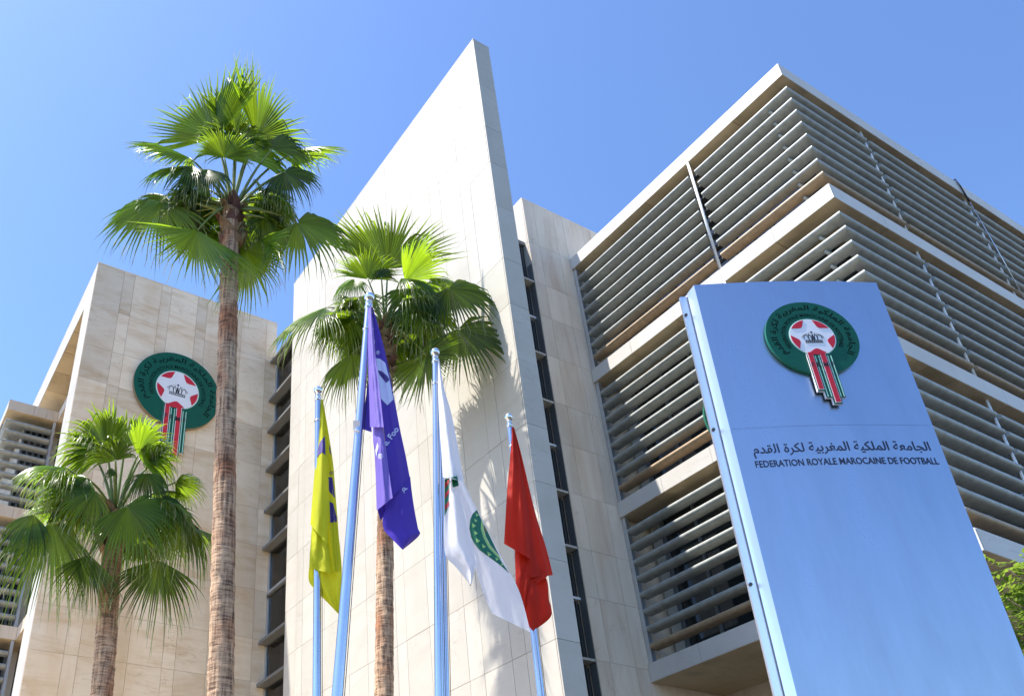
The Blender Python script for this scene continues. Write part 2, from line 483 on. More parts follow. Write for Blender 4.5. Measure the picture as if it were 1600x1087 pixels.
# ---- the narrow stone stair block right of the fin
bx, by, bz = 13.47, 13.44, 21.76
blk = thing('stone_stair_block', 'rosy limestone block between the tall white fin wall and the louvred building', 'building', (15, 15, 0))
c = MB(); c.box(bx + T, 21.97, by + T, 24, 0, bz - .02); part('core', c, M['mortar'], blk)
R2 = [bz] + ROWS[1:]
panels(blk, 'Y', by, -1, [bx, 13.86, 14.61, 14.96, 15.75, 16.10, 16.90, 17.25, 18.05], R2, M['pink'], .007)
panels(blk, 'X', bx, -1, [by + T, 13.95, 14.75, 15.10, 15.9, 16.25, 17.05], R2[:6], M['fin'], .007)
c = MB(); c.box(bx, bx + T, by + T, 24, 0, 14.49); c.box(bx, 18.05, by, by + T - .001, 0, 3.89); c.box(18.06, 22, by, by + T, 0, bz)
c.box(21.97, 22, by + T, 24, 0, bz); c.box(bx, bx + T, 17.06, 24, 14.5, bz)
part('plain_cladding', c, M['pink'], blk)
c = MB(); c.box(bx - .004, 22, by - .004, 24, bz + .001, bz + .03); part('coping', c, M['pink'], blk)

# ---- glazed slot between fin and stair block
slot = thing('glazed_slot', 'narrow dark window strip with pale sills between fin wall and rosy stair block', 'window', (11.5, 13.7, 0))
zr = [20.10] + ROWS[2:]
for k, (z1, z0) in enumerate(zip(zr[:-1], zr[1:])):
    c = MB(); c.box(fx1 + .002, bx - .002, 13.69, 13.72, z0 + .03, z1 - .10)
    p = part('pane', c, M['glass'], slot)
    for xx in (10.7, 11.6, 12.5, bx - .10):
        c = MB(); c.box(xx - .03, xx + .03, 13.655, 13.688, z0 + .05, z1 - .11); part('mullion', c, M['dark'], p)
    thin = k in (1, 4, 7)
    c = MB(); c.box(fx1 + .001, bx - .014, 13.60 if thin else 13.458, 13.74, z0 - .035, z0 + .02)
    part('sill', c, M['white'] if thin else M['fin'], slot)
c = MB(); c.box(bx - .012, bx - .002, 13.456, 13.65, 0, 19.2); part('reveal_shade', c, M['frame'], slot)  # added dark sheet, paints the shade on the block's stone reveal
c = MB(); c.box(fx1 + .001, bx - .001, 13.60, 18, 20.0, 20.13); part('flat_roof', c, M['ledge'], slot)
c = MB(); c.box(fx1 + .03, bx - .03, 13.76, 17.9, 0, 19.99); part('core', c, M['dark'], slot)

# ---- the left stone block that carries the round emblem
lx0, lx1, ly0, ly1, lz = 3.55, 9.62, 21.87, 22.95, 21.71
lb = thing('sandstone_block', 'banded tan sandstone building with the round green emblem, behind the two left palms', 'building', (6.5, 25, 0))
c = MB(); c.box(lx0 + T, lx1, ly0 + T, ly1, 0, lz - .02); c.box(4.46, lx1, ly1 + .001, 34, 0, 20.67); part('core', c, M['mortar'], lb)
R3 = [lz] + ROWS[1:]
panels(lb, 'Y', ly0, -1, [lx0, 4.38, 4.72, 5.60, 5.92, 6.81, 7.14, 7.98, 8.35, 9.24, lx1], R3, M['tan'], .007)
panels(lb, 'X', lx0, -1, [ly0 + T, ly1], R3, M['fin'], .006)
c = MB(); c.box(lx0, lx1, ly0, ly0 + T - .001, 0, 3.89); c.box(lx0, lx0 + T, ly0 + T, ly1, 0, 3.89)
part('base_cladding', c, M['tan'], lb)
c = MB(); c.box(lx0 + T, lx1, ly1 + .002, 36, 20.70, lz - .01); part('roof_slab', c, M['concrete'], lb)
panels(lb, 'X', lx0, -1, [ly1, 24.3, 25.7, 27.1, 28.5, 30, 31.5, 33, 34.5, 36], [lz, 20.68], M['fin'], .008, name='fascia_panel')
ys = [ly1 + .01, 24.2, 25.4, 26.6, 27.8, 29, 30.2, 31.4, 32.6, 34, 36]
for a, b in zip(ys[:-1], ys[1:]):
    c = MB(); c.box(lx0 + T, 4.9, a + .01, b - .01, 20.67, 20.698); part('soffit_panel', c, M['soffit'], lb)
c = MB(); c.box(lx0 - .004, lx1, ly0 - .004, 36, lz + .001, lz + .03); part('coping', c, M['tan'], lb)
# recessed flank with floor bands and louvres
for L in (20.03, 16.06, 12.1, 8.05):
    c = MB(); c.box(4.15, 4.455, ly1 + .003, 27.99, L - .41, L); part('floor_band', c, M['pink'], lb)

# ---- glazed corner between the sandstone block and the fin
gl = thing('glazed_corner', 'window strip with grey ledges between the sandstone block and white fin wall', 'window', (9.7, 21, 0))
zl = [20.03, 18.46, 17.28, 15.87, 14.46, 13.24, 11.83, 10.42, 9.25, 7.8, 6.45, 5.2, 3.9, 2.4, .6]
for k, (z1, z0) in enumerate(zip(zl[:-1], zl[1:])):
    c = MB(); c.box(9.665, 9.69, fy1 + .02, ly0 - .003, z0 + .06, z1 - .06); pn = part('pane', c, M['glass2'], gl)
    for q in ((ly0 - .09, ly0 - .004, z1 - .11), (fy1 + .01, fy1 + .09, z1 - .11), (fy1 + .091, ly0 - .091, z0 + .10)):
        c = MB(); c.box(9.62, 9.66, q[0], q[1], z0 + .012, q[2]); part('frame_bar', c, M['steel'], pn)
for z in zl[:-1]:
    thin = abs(z - 11.83) < .01
    c = MB(); c.box(9.60 if thin else 9.41, 9.70, fy1 + .012, ly0 - .006, z - (.04 if thin else .075), z + .01)
    part('ledge', c, M['ledge'], gl)
c = MB(); c.box(11.2, 11.3, fy1 + .01, ly0 + 1.5, 0, 20.02); part('inner_wall', c, M['plaster'], gl)
c = MB(); c.box(9.71, 11.2, ly0 + 1.0, ly0 + 1.1, 0, 20.02); part('inner_wall', c, M['plaster'], gl)
for z in (20.03, 15.95, 11.88, 7.85, 3.9):
    c = MB(); c.box(9.71, 11.19, fy1 + .02, ly0 + .98, z - .35, z - .02); part('floor_slab', c, M['plaster'], gl)
for k, z in enumerate((18.46, 17.28, 14.46, 13.24, 10.42, 9.25)):
    c = MB(); c.box(9.74, 9.76, fy1 + .35 + .2 * (k % 3), ly0 - .35 * (k % 2), z - .95 + .2 * (k % 3), z - .12); part('blind', c, M['plaster'], gl)

# ---------------------------------------------------------------- louvred buildings
def blade_profile():
    # (inward, height): flat aerofoil, round outer edge, thinner tail
    P = [(.10, .002), (.06, .002), (.030, -.008), (.010, -.030), (0, -.060), (.004, -.090), (.020, -.112), (.050, -.126),
         (.11, -.136), (.18, -.142), (.245, -.142), (.262, -.134), (.266, -.120), (.256, -.106), (.18, -.040)]
    return P
PROF = blade_profile()
_bc = {}
def blade(parent, face, cx, cy, s0, s1, z, mat, miter0=False, miter1=False, inset=.02):
    """face 'X': blade along Y from s0 to s1 on the face X=cx ; face 'Y': along X on the face Y=cy. miter: that end is the building corner"""
    key = (face, cx, cy, s0, s1, mat.name, miter0, miter1)
    if key not in _bc:
        mb = MB(); n = len(PROF); A, B = [], []
        for i, dz in PROF:
            i = i + inset
            if face == 'X':
                A.append((cx + i, s0 + (i if miter0 else 0), dz)); B.append((cx + i, s1, dz))
            else:
                A.append((s0 + (i if miter0 else 0), cy + i, dz)); B.append((s1, cy + i, dz))
        mb.add(A + B, [tuple(range(n)), tuple(range(2 * n - 1, n - 1, -1))] + [(k, (k + 1) % n, n + (k + 1) % n, n + k) for k in range(n)])
        c0 = Vector((cx, s0, 0)) if face == 'X' else Vector((s0, cy, 0))
        me = mb.mesh('louver', mat, True, c0)
        try: me.set_sharp_from_angle(angle=radians(50))
        except Exception: pass
        _bc[key] = (me, c0)
    me, c0 = _bc[key]
    return link('louver', me, parent, c0 + Vector((0, 0, z)))

rb = thing('louvred_building', 'large office building wrapped in horizontal grey louvers between white stone floor bands, at right', 'building', (20, 10, 0))
RX, RY, XE, YE = 14.98, 6.16, 33.0, 13.435
LV = [20.03, 16.02, 12.01, 8.01]
TS = .03
for L in LV:
    lo = L - .41
    c = MB(); c.box(RX + TS, XE, RY + TS, YE - .002, lo + .022, L - .004); part('floor_slab', c, M['concrete'], rb)
    ys = [RY, 7.62, 9.08, 10.54, 12.0, YE - .002]
    panels(rb, 'X', RX, -1, ys, [L, lo], M['fascia'], .008, TS, 'fascia_panel')
    xs = [RX + TS, 16.8, 18.6, 20.4, 22.2, 24, 25.8, 27.6, 29.4, 31.2, XE]
    panels(rb, 'Y', RY, -1, xs, [L, lo], M['fascia'], .008, TS, 'fascia_panel')
    deep = 15.88 if L != 8.01 else 17.27
    deepy = 7.05 if L != 8.01 else 8.4
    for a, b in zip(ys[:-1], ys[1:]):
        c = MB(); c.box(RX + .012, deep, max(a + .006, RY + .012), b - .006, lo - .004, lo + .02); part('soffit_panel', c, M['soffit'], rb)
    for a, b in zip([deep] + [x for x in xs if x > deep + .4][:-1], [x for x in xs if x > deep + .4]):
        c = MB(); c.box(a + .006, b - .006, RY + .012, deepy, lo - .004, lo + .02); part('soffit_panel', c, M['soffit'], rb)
for L in LV[:3]:
    for k in range(8):
        z = L - .745 - .403 * k
        mt = M['louvert'] if k == 7 else M['louver']
        blade(rb, 'X', RX, RY, RY, 8.95, z, mt, True)
        blade(rb, 'X', RX, RY, 9.15, 13.30, z, mt)
        blade(rb, 'Y', RX, RY, RX, 17.93, z, mt, True)
        for a, b in ((18.07, 22.40), (22.54, 26.9), (27.04, 31.4)):
            blade(rb, 'Y', RX, RY, a, b, z, mt)
        if k == 0: continue
    # posts that carry the blades
    top, bot = L - .41 - .005, L - 4.01
    c = MB(); c.tube([(RX + .020, 9.05, bot), (RX + .020, 9.05, top)], .034, 12); pp = part('post', c, M['white'], rb, True)
    for z0 in range(8):
        z = L - .745 - .403 * z0 - .12
        c = MB(); c.box(RX + .10, RX + .22, 8.96, 9.14, z - .03, z + .03); part('clamp', c, M['dark'], pp)
    c = MB(); c.box(RX + .04, RX + .16, 13.31, 13.42, bot, top); part('post', c, M['steel'], rb)
    for X in (18.0, 22.47, 26.97):
        c = MB(); c.tube([(X, RY + .12, bot), (X, RY + .12, top)], .03, 10); part('post', c, M['white'], rb, True)
    # pegs near the corner
    for k in range(8):
        z = L - .745 - .403 * k - .18
        c = MB(); c.tube([(RX + .12, RY + .62, z - .03), (RX + .5, RY + .62, z - .03)], .035, 8); part('peg', c, M['louver'], rb, True)
# windows behind the louvers
def window(parent, face, f, a, b, z0, z1, mat, n=2):
    c = MB()
    if face == 'X': c.box(f + .05, f + .08, a + .05, b - .05, z0, z1)
    else: c.box(a + .05, b - .05, f + .05, f + .08, z0, z1)
    wn = part('window', c, mat, parent)
    us = [a + .05 + (b - a - .1) * i / n for i in range(n + 1)]
    for u in us:
        c = MB()
        if face == 'X': c.box(f, f + .045, u - .035, u + .035, z0, z1)
        else: c.box(u - .035, u + .035, f, f + .045, z0, z1)
        part('mullion', c, M['frame'], wn)
for L in LV[:3]:
    z0, z1 = L - 4.0, L - .42
    ys = [7.05, 9.05, 11.05, 13.05]
    for a, b in zip(ys[:-1], ys[1:]): window(rb, 'X', 15.9, a, b, z0, z1, M['glass'])
    c = MB(); c.box(15.86, 15.99, 13.05, 13.33, z0, z1); part('jamb', c, M['steel'], rb)
    xs = [15.9, 18, 20.25, 22.5, 24.75, 27, 29.25, 31.5, XE]
    for a, b in zip(xs[:-1], xs[1:]): window(rb, 'Y', 7.06, a, b, z0, z1, M['glass'])
c = MB(); c.box(15.99, XE - .01, 7.15, YE - .004, 8.0, 20.0); part('core', c, M['dark'], rb)
c = MB(); c.box(17.28, XE, 8.41, YE - .004, 0, 7.6); part('ground_storey_wall', c, M['pink'], rb)
c = MB(); c.box(17.26, 17.278, 8.6, 13.1, 4.2, 6.9); part('shopfront', c, M['glass'], rb)
# strap and rod hanging over the roof edge on the shaded side
c = MB(); c.tube([(22.05, RY + .25, 20.06), (22.1, RY - .03, 20.08), (22.16, RY - .04, 19.85), (22.25, RY - .035, 19.3)], .022, 8)
cb = part('strap', c, M['ink'], rb, True)
c = MB(); c.tube([(22.25, RY - .035, 19.3), (22.40, RY - .03, 17.8), (22.5, RY - .02, 16.04)], .012, 8); part('rod', c, M['steel'], cb, True)

# ---- far left wing
wg = thing('far_louvred_wing', 'small louvred wing far back at the left edge beside the sandstone block', 'building', (3.5, 32, 0))
WX, WY = 2.49, 28.0
for L in (20.04, 16.06, 12.1, 8.05):
    lo = L - .41
    c = MB(); c.box(WX + TS, 4.45, WY + TS, 40, lo + .02, L - .004); part('floor_slab', c, M['concrete'], wg)
    panels(wg, 'Y', WY, -1, [WX, 3.35, 4.148], [L, lo], M['pink'], .008, TS, 'fascia_panel')
    panels(wg, 'X', WX, -1, [WY + TS, 29.6, 31.2, 32.8, 34.4, 36, 38, 40], [L, lo], M['fin'], .008, TS, 'fascia_panel')
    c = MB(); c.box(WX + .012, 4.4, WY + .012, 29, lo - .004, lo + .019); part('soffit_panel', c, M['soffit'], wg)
    if L < 10: continue
    for k in range(8):
        z = L - .745 - .403 * k
        blade(wg, 'Y', WX, WY, WX, 4.02, z, M['louver'], True)
        blade(wg, 'X', WX, WY, WY, 33.9, z, M['louver'], True)
    window(wg, 'Y', 28.9, WX + .75, 4.14, L - 4.0, lo - .01, M['glass'], 4)
    c = MB(); c.box(4.04, 4.13, WY + .05, WY + .16, L - 4.0, lo - .006); part('post', c, M['steel'], wg)
c = MB(); c.box(WX + .75, 4.44, 29, 40, 0, 20.0); part('core', c, M['pink'], wg)

# ---------------------------------------------------------------- lettering
FORMS = {'ا': ('FE8D', 'FE8E'), 'ب': ('FE8F', 'FE90', 'FE91', 'FE92'), 'ة': ('FE93', 'FE94'), 'ج': ('FE9D', 'FE9E', 'FE9F', 'FEA0'),
         'د': ('FEA9', 'FEAA'), 'ر': ('FEAD', 'FEAE'), 'ع': ('FEC9', 'FECA', 'FECB', 'FECC'), 'غ': ('FECD', 'FECE', 'FECF', 'FED0'),
         'ق': ('FED5', 'FED6', 'FED7', 'FED8'), 'ك': ('FED9', 'FEDA', 'FEDB', 'FEDC'), 'ل': ('FEDD', 'FEDE', 'FEDF', 'FEE0'),
         'م': ('FEE1', 'FEE2', 'FEE3', 'FEE4'), 'ي': ('FEF1', 'FEF2', 'FEF3', 'FEF4')}
def shape_arabic(s):
    out = []
    for wd in s.split(' '):
        r = ''
        for i, ch in enumerate(wd):
            f = FORMS[ch]
            prev = i > 0 and len(FORMS[wd[i - 1]]) == 4
            nxt = i < len(wd) - 1 and len(f) == 4
            k = (3 if nxt else 1) if prev else (2 if nxt else 0)
            r += chr(int(f[k], 16))
        out.append(r)
    return ' '.join(out)[::-1]
ARAB = shape_arabic('الجامعة الملكية المغربية لكرة القدم')
LATIN = 'FEDERATION ROYALE MAROCAINE DE FOOTBALL'
_tx = {}
def text_mesh(body, bold=0.0, res=3):
    """flat letters: (points, faces, width, xmin) at size 1"""
    k = (body, bold)
    if k in _tx: return _tx[k]
    cu = bpy.data.curves.new('lettering', 'FONT')
    cu.body = body; cu.size = 1; cu.resolution_u = res; cu.offset = bold
    o = bpy.data.objects.new('lettering', cu); COL.objects.link(o)
    dg = bpy.context.evaluated_depsgraph_get(); dg.update()
    me = bpy.data.meshes.new_from_object(o.evaluated_get(dg))
    pts = [v.co.copy() for v in me.vertices]; fs = [tuple(p.vertices) for p in me.polygons]
    bpy.data.objects.remove(o); bpy.data.meshes.remove(me); bpy.data.curves.remove(cu)
    x0 = min(p.x for p in pts); x1 = max(p.x for p in pts)
    _tx[k] = (pts, fs, x1 - x0, x0)
    return _tx[k]
def add_text(mb, body, fn, width, height=None, bold=0.0, mi=0):
    """fn(a,b): letter coordinate in metres (a along from 0 to width, b up) -> world point"""
    pts, fs, wd, x0 = text_mesh(body, bold)
    kx = width / wd
    ky = kx if height is None else height
    mb.add([fn((p.x - x0) * kx, p.y * ky) for p in pts], fs, mi)

def words(body, bold):
    """the faces of a line of letters, word by word"""
    pts, fs, wd, x0 = text_mesh(body, bold)
    par = list(range(len(pts)))
    def find(i):
        while par[i] != i: par[i] = par[par[i]]; i = par[i]
        return i
    for f in fs:
        for q in f[1:]: par[find(q)] = find(f[0])
    isl = {}
    for f in fs: isl.setdefault(find(f[0]), []).append(f)
    L_ = sorted([(min(pts[i].x for f in v for i in f), max(pts[i].x for f in v for i in f), v) for v in isl.values()], key=lambda t: t[0])
    out = []; right = None
    for a, b, v in L_:
        if right is None or a - right > .15: out.append([])
        out[-1] += v; right = b if right is None else max(right, b)
    return out
def letter_parts(name, body, fn, bold, mat, parent, kx, ky):
    pts, fs, wd, x0 = text_mesh(body, bold)
    for w_ in words(body, bold):
        ids = sorted({i for f in w_ for i in f}); mp = {i: k for k, i in enumerate(ids)}
        mb = MB(); mb.add([fn((pts[i].x - x0) * kx, pts[i].y * ky) for i in ids], [tuple(mp[i] for i in f) for f in w_])
        part(name, mb, mat, parent)

# ---------------------------------------------------------------- emblem (units of the disc radius)
def emblem(parent, o, u, v, wv, R, full=True, th=.05, rimmat=None, letters=True):
    """round badge at o, in the plane u,v, facing wv"""
    def P(a, b, d): return o + u * (a * R) + v * (b * R) + wv * d
    mb = MB(); n = 72
    circ = lambda r: [(r * cos(2 * pi * i / n), r * sin(2 * pi * i / n)) for i in range(n)]
    mb.prism([(a * R, b * R) for a, b in circ(1)], o, u, v, wv, th, 0, 1)
    disc = part('emblem_disc', mb, [M['green'], rimmat or M['greenl']], parent)
    sharp(disc)
    # raised thin ring
    def ringpoly(name, outer, inner, d, mat, mi=0):
        m_ = MB(); k = len(outer)
        A = [P(a, b, th + d) for a, b in outer]; B = [P(a, b, th + d) for a, b in inner]
        m_.add(A + B, [(i, (i + 1) % k, k + (i + 1) % k, k + i) for i in range(k)])
        return part(name, m_, mat, disc)
    def flat(name, polys, d, mat, t=.004):
        m_ = MB()
        for pl in polys:
            if t: m_.prism([(a * R, b * R) for a, b in pl], o + wv * (th + d - t), u, v, wv, t)
        return part(name, m_, mat, disc)
    # ball
    flat('ball_outline', [circ(.505)], .003, M['mint'], .004)
    flat('ball', [circ(.49)], .006, M['ewhite'], .004)
    pat = []
    for k in range(5):
        c0 = radians(54 + 72 * k); hw = radians(24)
        arc = [(.475 * cos(c0 - hw + 2 * hw * i / 12), .475 * sin(c0 - hw + 2 * hw * i / 12)) for i in range(13)]
        a, b = Vector(arc[-1]), Vector(arc[0])
        inn = []
        for i in range(1, 12):
            t_ = i / 12; p = a.lerp(b, t_); q = p - p.normalized() * (.115 * sin(pi * t_))
            inn.append((q.x, q.y))
        pat.append(arc + inn)
    for pl in pat: flat('red_patch', [pl], .009, M['red'], .004)
    # crown
    cr = []
    def seg(a, b, wd=.010):
        a, b = Vector(a), Vector(b); d = (b - a).normalized(); q = Vector((-d.y, d.x)) * wd
        cr.append([tuple(a - q), tuple(b - q), tuple(b + q), tuple(a + q)])
    for y in (-.10, -.155): seg((-.19, y), (.19, y), .009)
    for i in range(-4, 5): seg((i * .042 - .012, -.128), (i * .042 + .012, -.128), .011)
    for sx in (-1, 1):
        for (x1, x2, top) in ((.03, .10, .06), (.09, .20, .05)):
            pr = None
            for i in range(9):
                t_ = i / 8; a = pi * t_
                q = (sx * (x1 + (x2 - x1) * .5 * (1 - cos(a))), -.09 + (top + .09) * sin(a) * .95 + (.03 * t_))
                if pr: seg(pr, q, .008)
                pr = q
        for i in range(6):
            a = radians(20 + 11 * i)
            cr.append([(sx * .25 * cos(a) + dx, -.07 + .17 * sin(a) + dy) for dx, dy in ((-.009, -.009), (.009, -.009), (.009, .009), (-.009, .009))])
    seg((-.02, -.09), (0, .07), .012); seg((.02, -.09), (0, .07), .012)
    cr.append([(.026 * cos(2 * pi * i / 10), .125 + .026 * sin(2 * pi * i / 10)) for i in range(10)])
    flat('crown', cr, .0085, M['ink'], .002)
    # ribbon tail
    tl = MB()
    out = [(-.27, -.46), (.27, -.46), (.27, -1.62), (.16, -1.62), (.16, -1.78), (-.02, -1.78), (-.02, -1.62), (-.14, -1.62), (-.14, -1.45), (-.27, -1.45)]
    tl.prism([(a * R, b * R) for a, b in out], o + wv * (th * .6), u, v, wv, th * .4 + .012, 0, 1)
    tail = part('ribbon_tail', tl, [M['green'], M['ewhite']], disc); 
    def strip(nm, x0, x1, y0, y1, d, mat, kk=0):
        k = kk * .01
        flat(nm, [[(x0, y1), (x1, y1), (x1, y0), (x0, y0)]], d, mat, .003)
    strip('stripe_outline', -.247, -.128, -.46, -1.415, .0145, M['ewhite'])
    strip('red_stripe', -.235, -.14, -.46, -1.40, .018, M['red'])
    strip('stripe_outline', .018, .142, -.46, -1.75, .0145, M['ewhite'])
    strip('red_stripe', .03, .13, -.46, -1.735, .018, M['red'])
    for x in (-.095, -.02, .175, .245): strip('mint_line', x - .009, x + .009, -.53, -1.60, .015, M['mint'])
    strip('red_bar', -.235, .13, -.44, -.50, .0185, M['red'])
    tx = MB()
    add_text(tx, 'F R M F', lambda a, b: P(-.235 + a, -.83 + b, th + .020), .48, .17, .02)
    part('ribbon_letters', tx, M['ink'], disc)
    # ring lettering
    for body, r0, size, span, nm in ((ARAB, .775, .19, 250, 'arabic_lettering'), (LATIN, .575, .125, 236, 'ring_lettering')):
        pts, fs, wd, x0 = text_mesh(body, .012)
        half = radians(span / 2); kx = 2 * half / wd
        def fn(a, b):
            th_ = pi / 2 + half - a
            r = r0 + b
            return P(r * cos(th_), r * sin(th_), th + .003)
        letter_parts(nm, body, fn, .012, M['gink'], disc, kx, size)
    return disc

we = thing('wall_emblem', 'large round green emblem with red and white ball, mounted on the sandstone wall', 'emblem', (6.41, 21.8, 17.74))
emblem(we, Vector((6.41, ly0 - .004, 17.76)), Vector((1, 0, 0)), Vector((0, 0, 1)), Vector((0, -1, 0)), 1.33, th=.13, rimmat=M['rim'])

# ---------------------------------------------------------------- the pylon sign
PL = Vector((5.772, 3.780, 0)); PU = Vector((.8667, -.4988, 0)); PB = Vector((.4988, .8667, 0)); PW = 1.696; PH = 7.2
LEAN = .026
def PP(uu, z, d):
    """pylon coordinate: uu along the front, z up, d behind the front face; the pylon leans slightly sideways"""
    return PL + PU * (uu - (PH - z) * LEAN) + Vector((0, 0, z)) + PB * d
pyl = thing('pylon_sign', 'tall brushed metal pylon sign with green emblem and two lines of lettering, at right foreground', 'sign', (6.5, 3.4, 0))
def bow(uu): return -.035 * sin(pi * min(max(uu / PW, 0), 1))
n = 48
for za, zb in ((.12, 5.619), (5.621, PH)):
    mb = MB(); nz = 8; A = []
    for k in range(nz + 1):
        z = za + (zb - za) * k / nz
        for i in range(n + 1): A.append(PP(PW * i / n, z, bow(PW * i / n)))
    fs = []
    for k in range(nz):
        for i in range(n):
            a = k * (n + 1) + i; fs.append((a, a + 1, a + n + 2, a + n + 1))
    mb.add(A, fs)
    part('front_panel', mb, M['brush'], pyl, True, fix=False)
mb = MB(); A = []
for z in (5.60, 5.64):
    for i in range(n + 1): A.append(PP(PW * i / n, z, bow(PW * i / n) + .006))
mb.add(A, [(i, i + 1, i + n + 2, i + n + 1) for i in range(n)]); part('seam_strip', mb, M['steel'], pyl, fix=False)
mb = MB()
n = 16
for s_ in (0, 1):
    u0 = 0 if s_ == 0 else PW
    du = -.032 if s_ == 0 else .032
    q = [PP(u0, .12, .0), PP(u0, PH, .0), PP(u0 + du, PH - .01, .108), PP(u0 + du, .12, .108)]
    q2 = [p + PU * (.012 if s_ == 0 else -.012) for p in q]
    mb.add(q + q2, [(0, 1, 2, 3), (4, 7, 6, 5), (0, 4, 5, 1), (1, 5, 6, 2), (2, 6, 7, 3), (3, 7, 4, 0)])
part('side_return', mb, M['brushw'], pyl)
mb = MB()
top = [PP(PW * i / n, PH, bow(PW * i / n)) for i in range(n + 1)] + [PP(PW + .03, PH - .008, .105), PP(-.03, PH - .008, .105)]
mb.add(top, [tuple(range(len(top)))]); mb.add([p - Vector((0, 0, .02)) for p in top], [tuple(reversed(range(len(top))))])
part('top_cap', mb, M['brushw'], pyl)
mb = MB()
q = [PP(-.098, .1, .125), PP(PW + .06, .1, .125), PP(PW + .06, PH - .03, .125), PP(-.098, PH - .03, .125)]
mb.add(q + [p + PB * .03 for p in q], [(0, 1, 2, 3), (7, 6, 5, 4), (0, 4, 5, 1), (1, 5, 6, 2), (2, 6, 7, 3), (3, 7, 4, 0)])
bp = part('back_plate', mb, M['brushw'], pyl)
for z in (6.95, 5.7, 4.3, 3.0, 1.6):
    c = MB(); p = PP(-.082, z, .125); c.tube([p, p - PB * .012], .014, 10); part('screw', c, M['dark'], bp)
mb = MB()
q = [PP(-.026, .1, .109), PP(PW + .03, .1, .109), PP(PW + .03, PH - .05, .109), PP(-.026, PH - .05, .109)]
mb.add(q + [p + PB * .015 for p in q], [(0, 1, 2, 3), (7, 6, 5, 4), (0, 4, 5, 1), (1, 5, 6, 2), (2, 6, 7, 3), (3, 7, 4, 0)])
part('gap_strip', mb, M['ink'], pyl)
mb = MB(); q = [PP(.10, 0, .157), PP(PW - .03, 0, .157), PP(PW - .03, PH - .10, .157), PP(.10, PH - .10, .157)]
mb.add(q + [p + PB * .22 for p in q], [(0, 1, 2, 3), (7, 6, 5, 4), (0, 4, 5, 1), (1, 5, 6, 2), (2, 6, 7, 3), (3, 7, 4, 0)])
part('rear_case', mb, M['brushw'], pyl)
mb = MB(); q = [PP(.02, 0, .01), PP(PW - .02, 0, .01), PP(PW - .02, .118, .01), PP(.02, .118, .01)]
mb.add(q + [p + PB * .13 for p in q], [(0, 1, 2, 3), (7, 6, 5, 4), (0, 4, 5, 1), (1, 5, 6, 2), (2, 6, 7, 3), (3, 7, 4, 0)])
part('plinth', mb, M['concrete'], pyl)
ez, eu = 6.515, .874 + (PH - 6.515) * LEAN
vdir = (Vector((0, 0, 1)) + PU * LEAN).normalized()
emblem(pyl, PP(eu, ez, -.038), PU, vdir, -PB, .402, th=.03)
# badge on the other face, its edge showing past the back plate
mb = MB(); cpos = PP(.405, 6.0, .38)
mb.prism([(.42 * cos(2 * pi * i / 48), .42 * sin(2 * pi * i / 48)) for i in range(48)], cpos, -PU, vdir, PB, .03, 0, 1)
part('rear_emblem', mb, [M['green'], M['greenl']], pyl)
def onfront(u0, z0):
    return lambda a, b: PP(u0 + a + (PH - z0) * LEAN, z0 + b, bow(u0 + a + (PH - z0) * LEAN) - .003)
letter_parts('arabic_lettering', ARAB, onfront(.09, 5.375), .010, M['navy'], pyl, 1.46 / text_mesh(ARAB, .010)[2], .118)
letter_parts('latin_lettering', LATIN, onfront(.078, 5.245), .013, M['navy'], pyl, 1.495 / text_mesh(LATIN, .013)[2], .086)

# ---------------------------------------------------------------- flagpoles
def flagpole(top, low, D, r_top, label, clip=None):
    T_ = at_dist(*top, D); B_ = at_dist(*low, D)
    d = (B_ - T_); G = T_ + d * (T_.z / -d.z)
    t = thing('flagpole', label, 'flagpole', G, 'flagpoles in front of the white fin wall')
    ax = (T_ - G).normalized(); neck = T_ - ax * .13
    c = MB(); c.tube([G, G.lerp(neck, .3), G.lerp(neck, .65), neck], [r_top * 1.6, r_top * 1.42, r_top * 1.2, r_top], 20)
    part('pole', c, M['pole'], t, True, fix=True); sharp(t.children[-1], 60)
    c = MB(); pr = [(-.03, 1.12), (0, 1.18), (.03, 1.12), (.032, .8), (.05, .8), (.055, 1.05), (.075, 1.05), (.08, .7), (.10, .6)]
    c.tube([neck + ax * a for a, _ in pr], [r_top * b for _, b in pr], 20); part('collar', c, M['chrome'], t, True)
    c = MB(); cc = T_ + ax * .015; R = r_top * 1.55
    st_ = [(-cos(pi * i / 12) * R, max(.002, sin(pi * i / 12) * R)) for i in range(13)]
    c.tube([cc + ax * a for a, _ in st_], [b for _, b in st_], 20); part('ball_finial', c, M['chrome'], t, True)
    c = MB(); q = G.lerp(neck, .96); c.tube([q - ax * .012, q + ax * .012], r_top * 1.25, 16); part('joint_ring', c, M['chrome'], t, True)
    c = MB(); c.tube([G, G + ax * .02], .17, 20); part('base_plate', c, M['steel'], t, True)
    # halyard
    c = MB(); off = CR * r_top * 1.45
    c.tube([G + ax * 1.2 + off, G.lerp(neck, .5) + off * 1.1, neck - ax * .05 + off * .9], .004, 5); part('halyard', c, M['ink'], t)
    return t
D1, D2, D3, D3b, D4 = 9.83, 8.0, 9.12, 9.75, 10.75
flagpole((497, 611), (495, 1087), D1, .038, 'leftmost thin steel flagpole flying the yellow-green flag')
flagpole((577, 466), (527, 1087), D2, .040, 'tallest steel flagpole, leaning, with the violet flag')
flagpole((680, 552), (686.5, 1087), D3, .038, 'steel flagpole with round tip flying the white flag with a tasselled corner')
flagpole((688.5, 622), (696, 1087), D3b, .036, 'steel flagpole half hidden behind the pole of the tasselled white flag')
flagpole((795, 653), (845.5, 1087), D4, .038, 'rightmost steel flagpole flying the red flag')

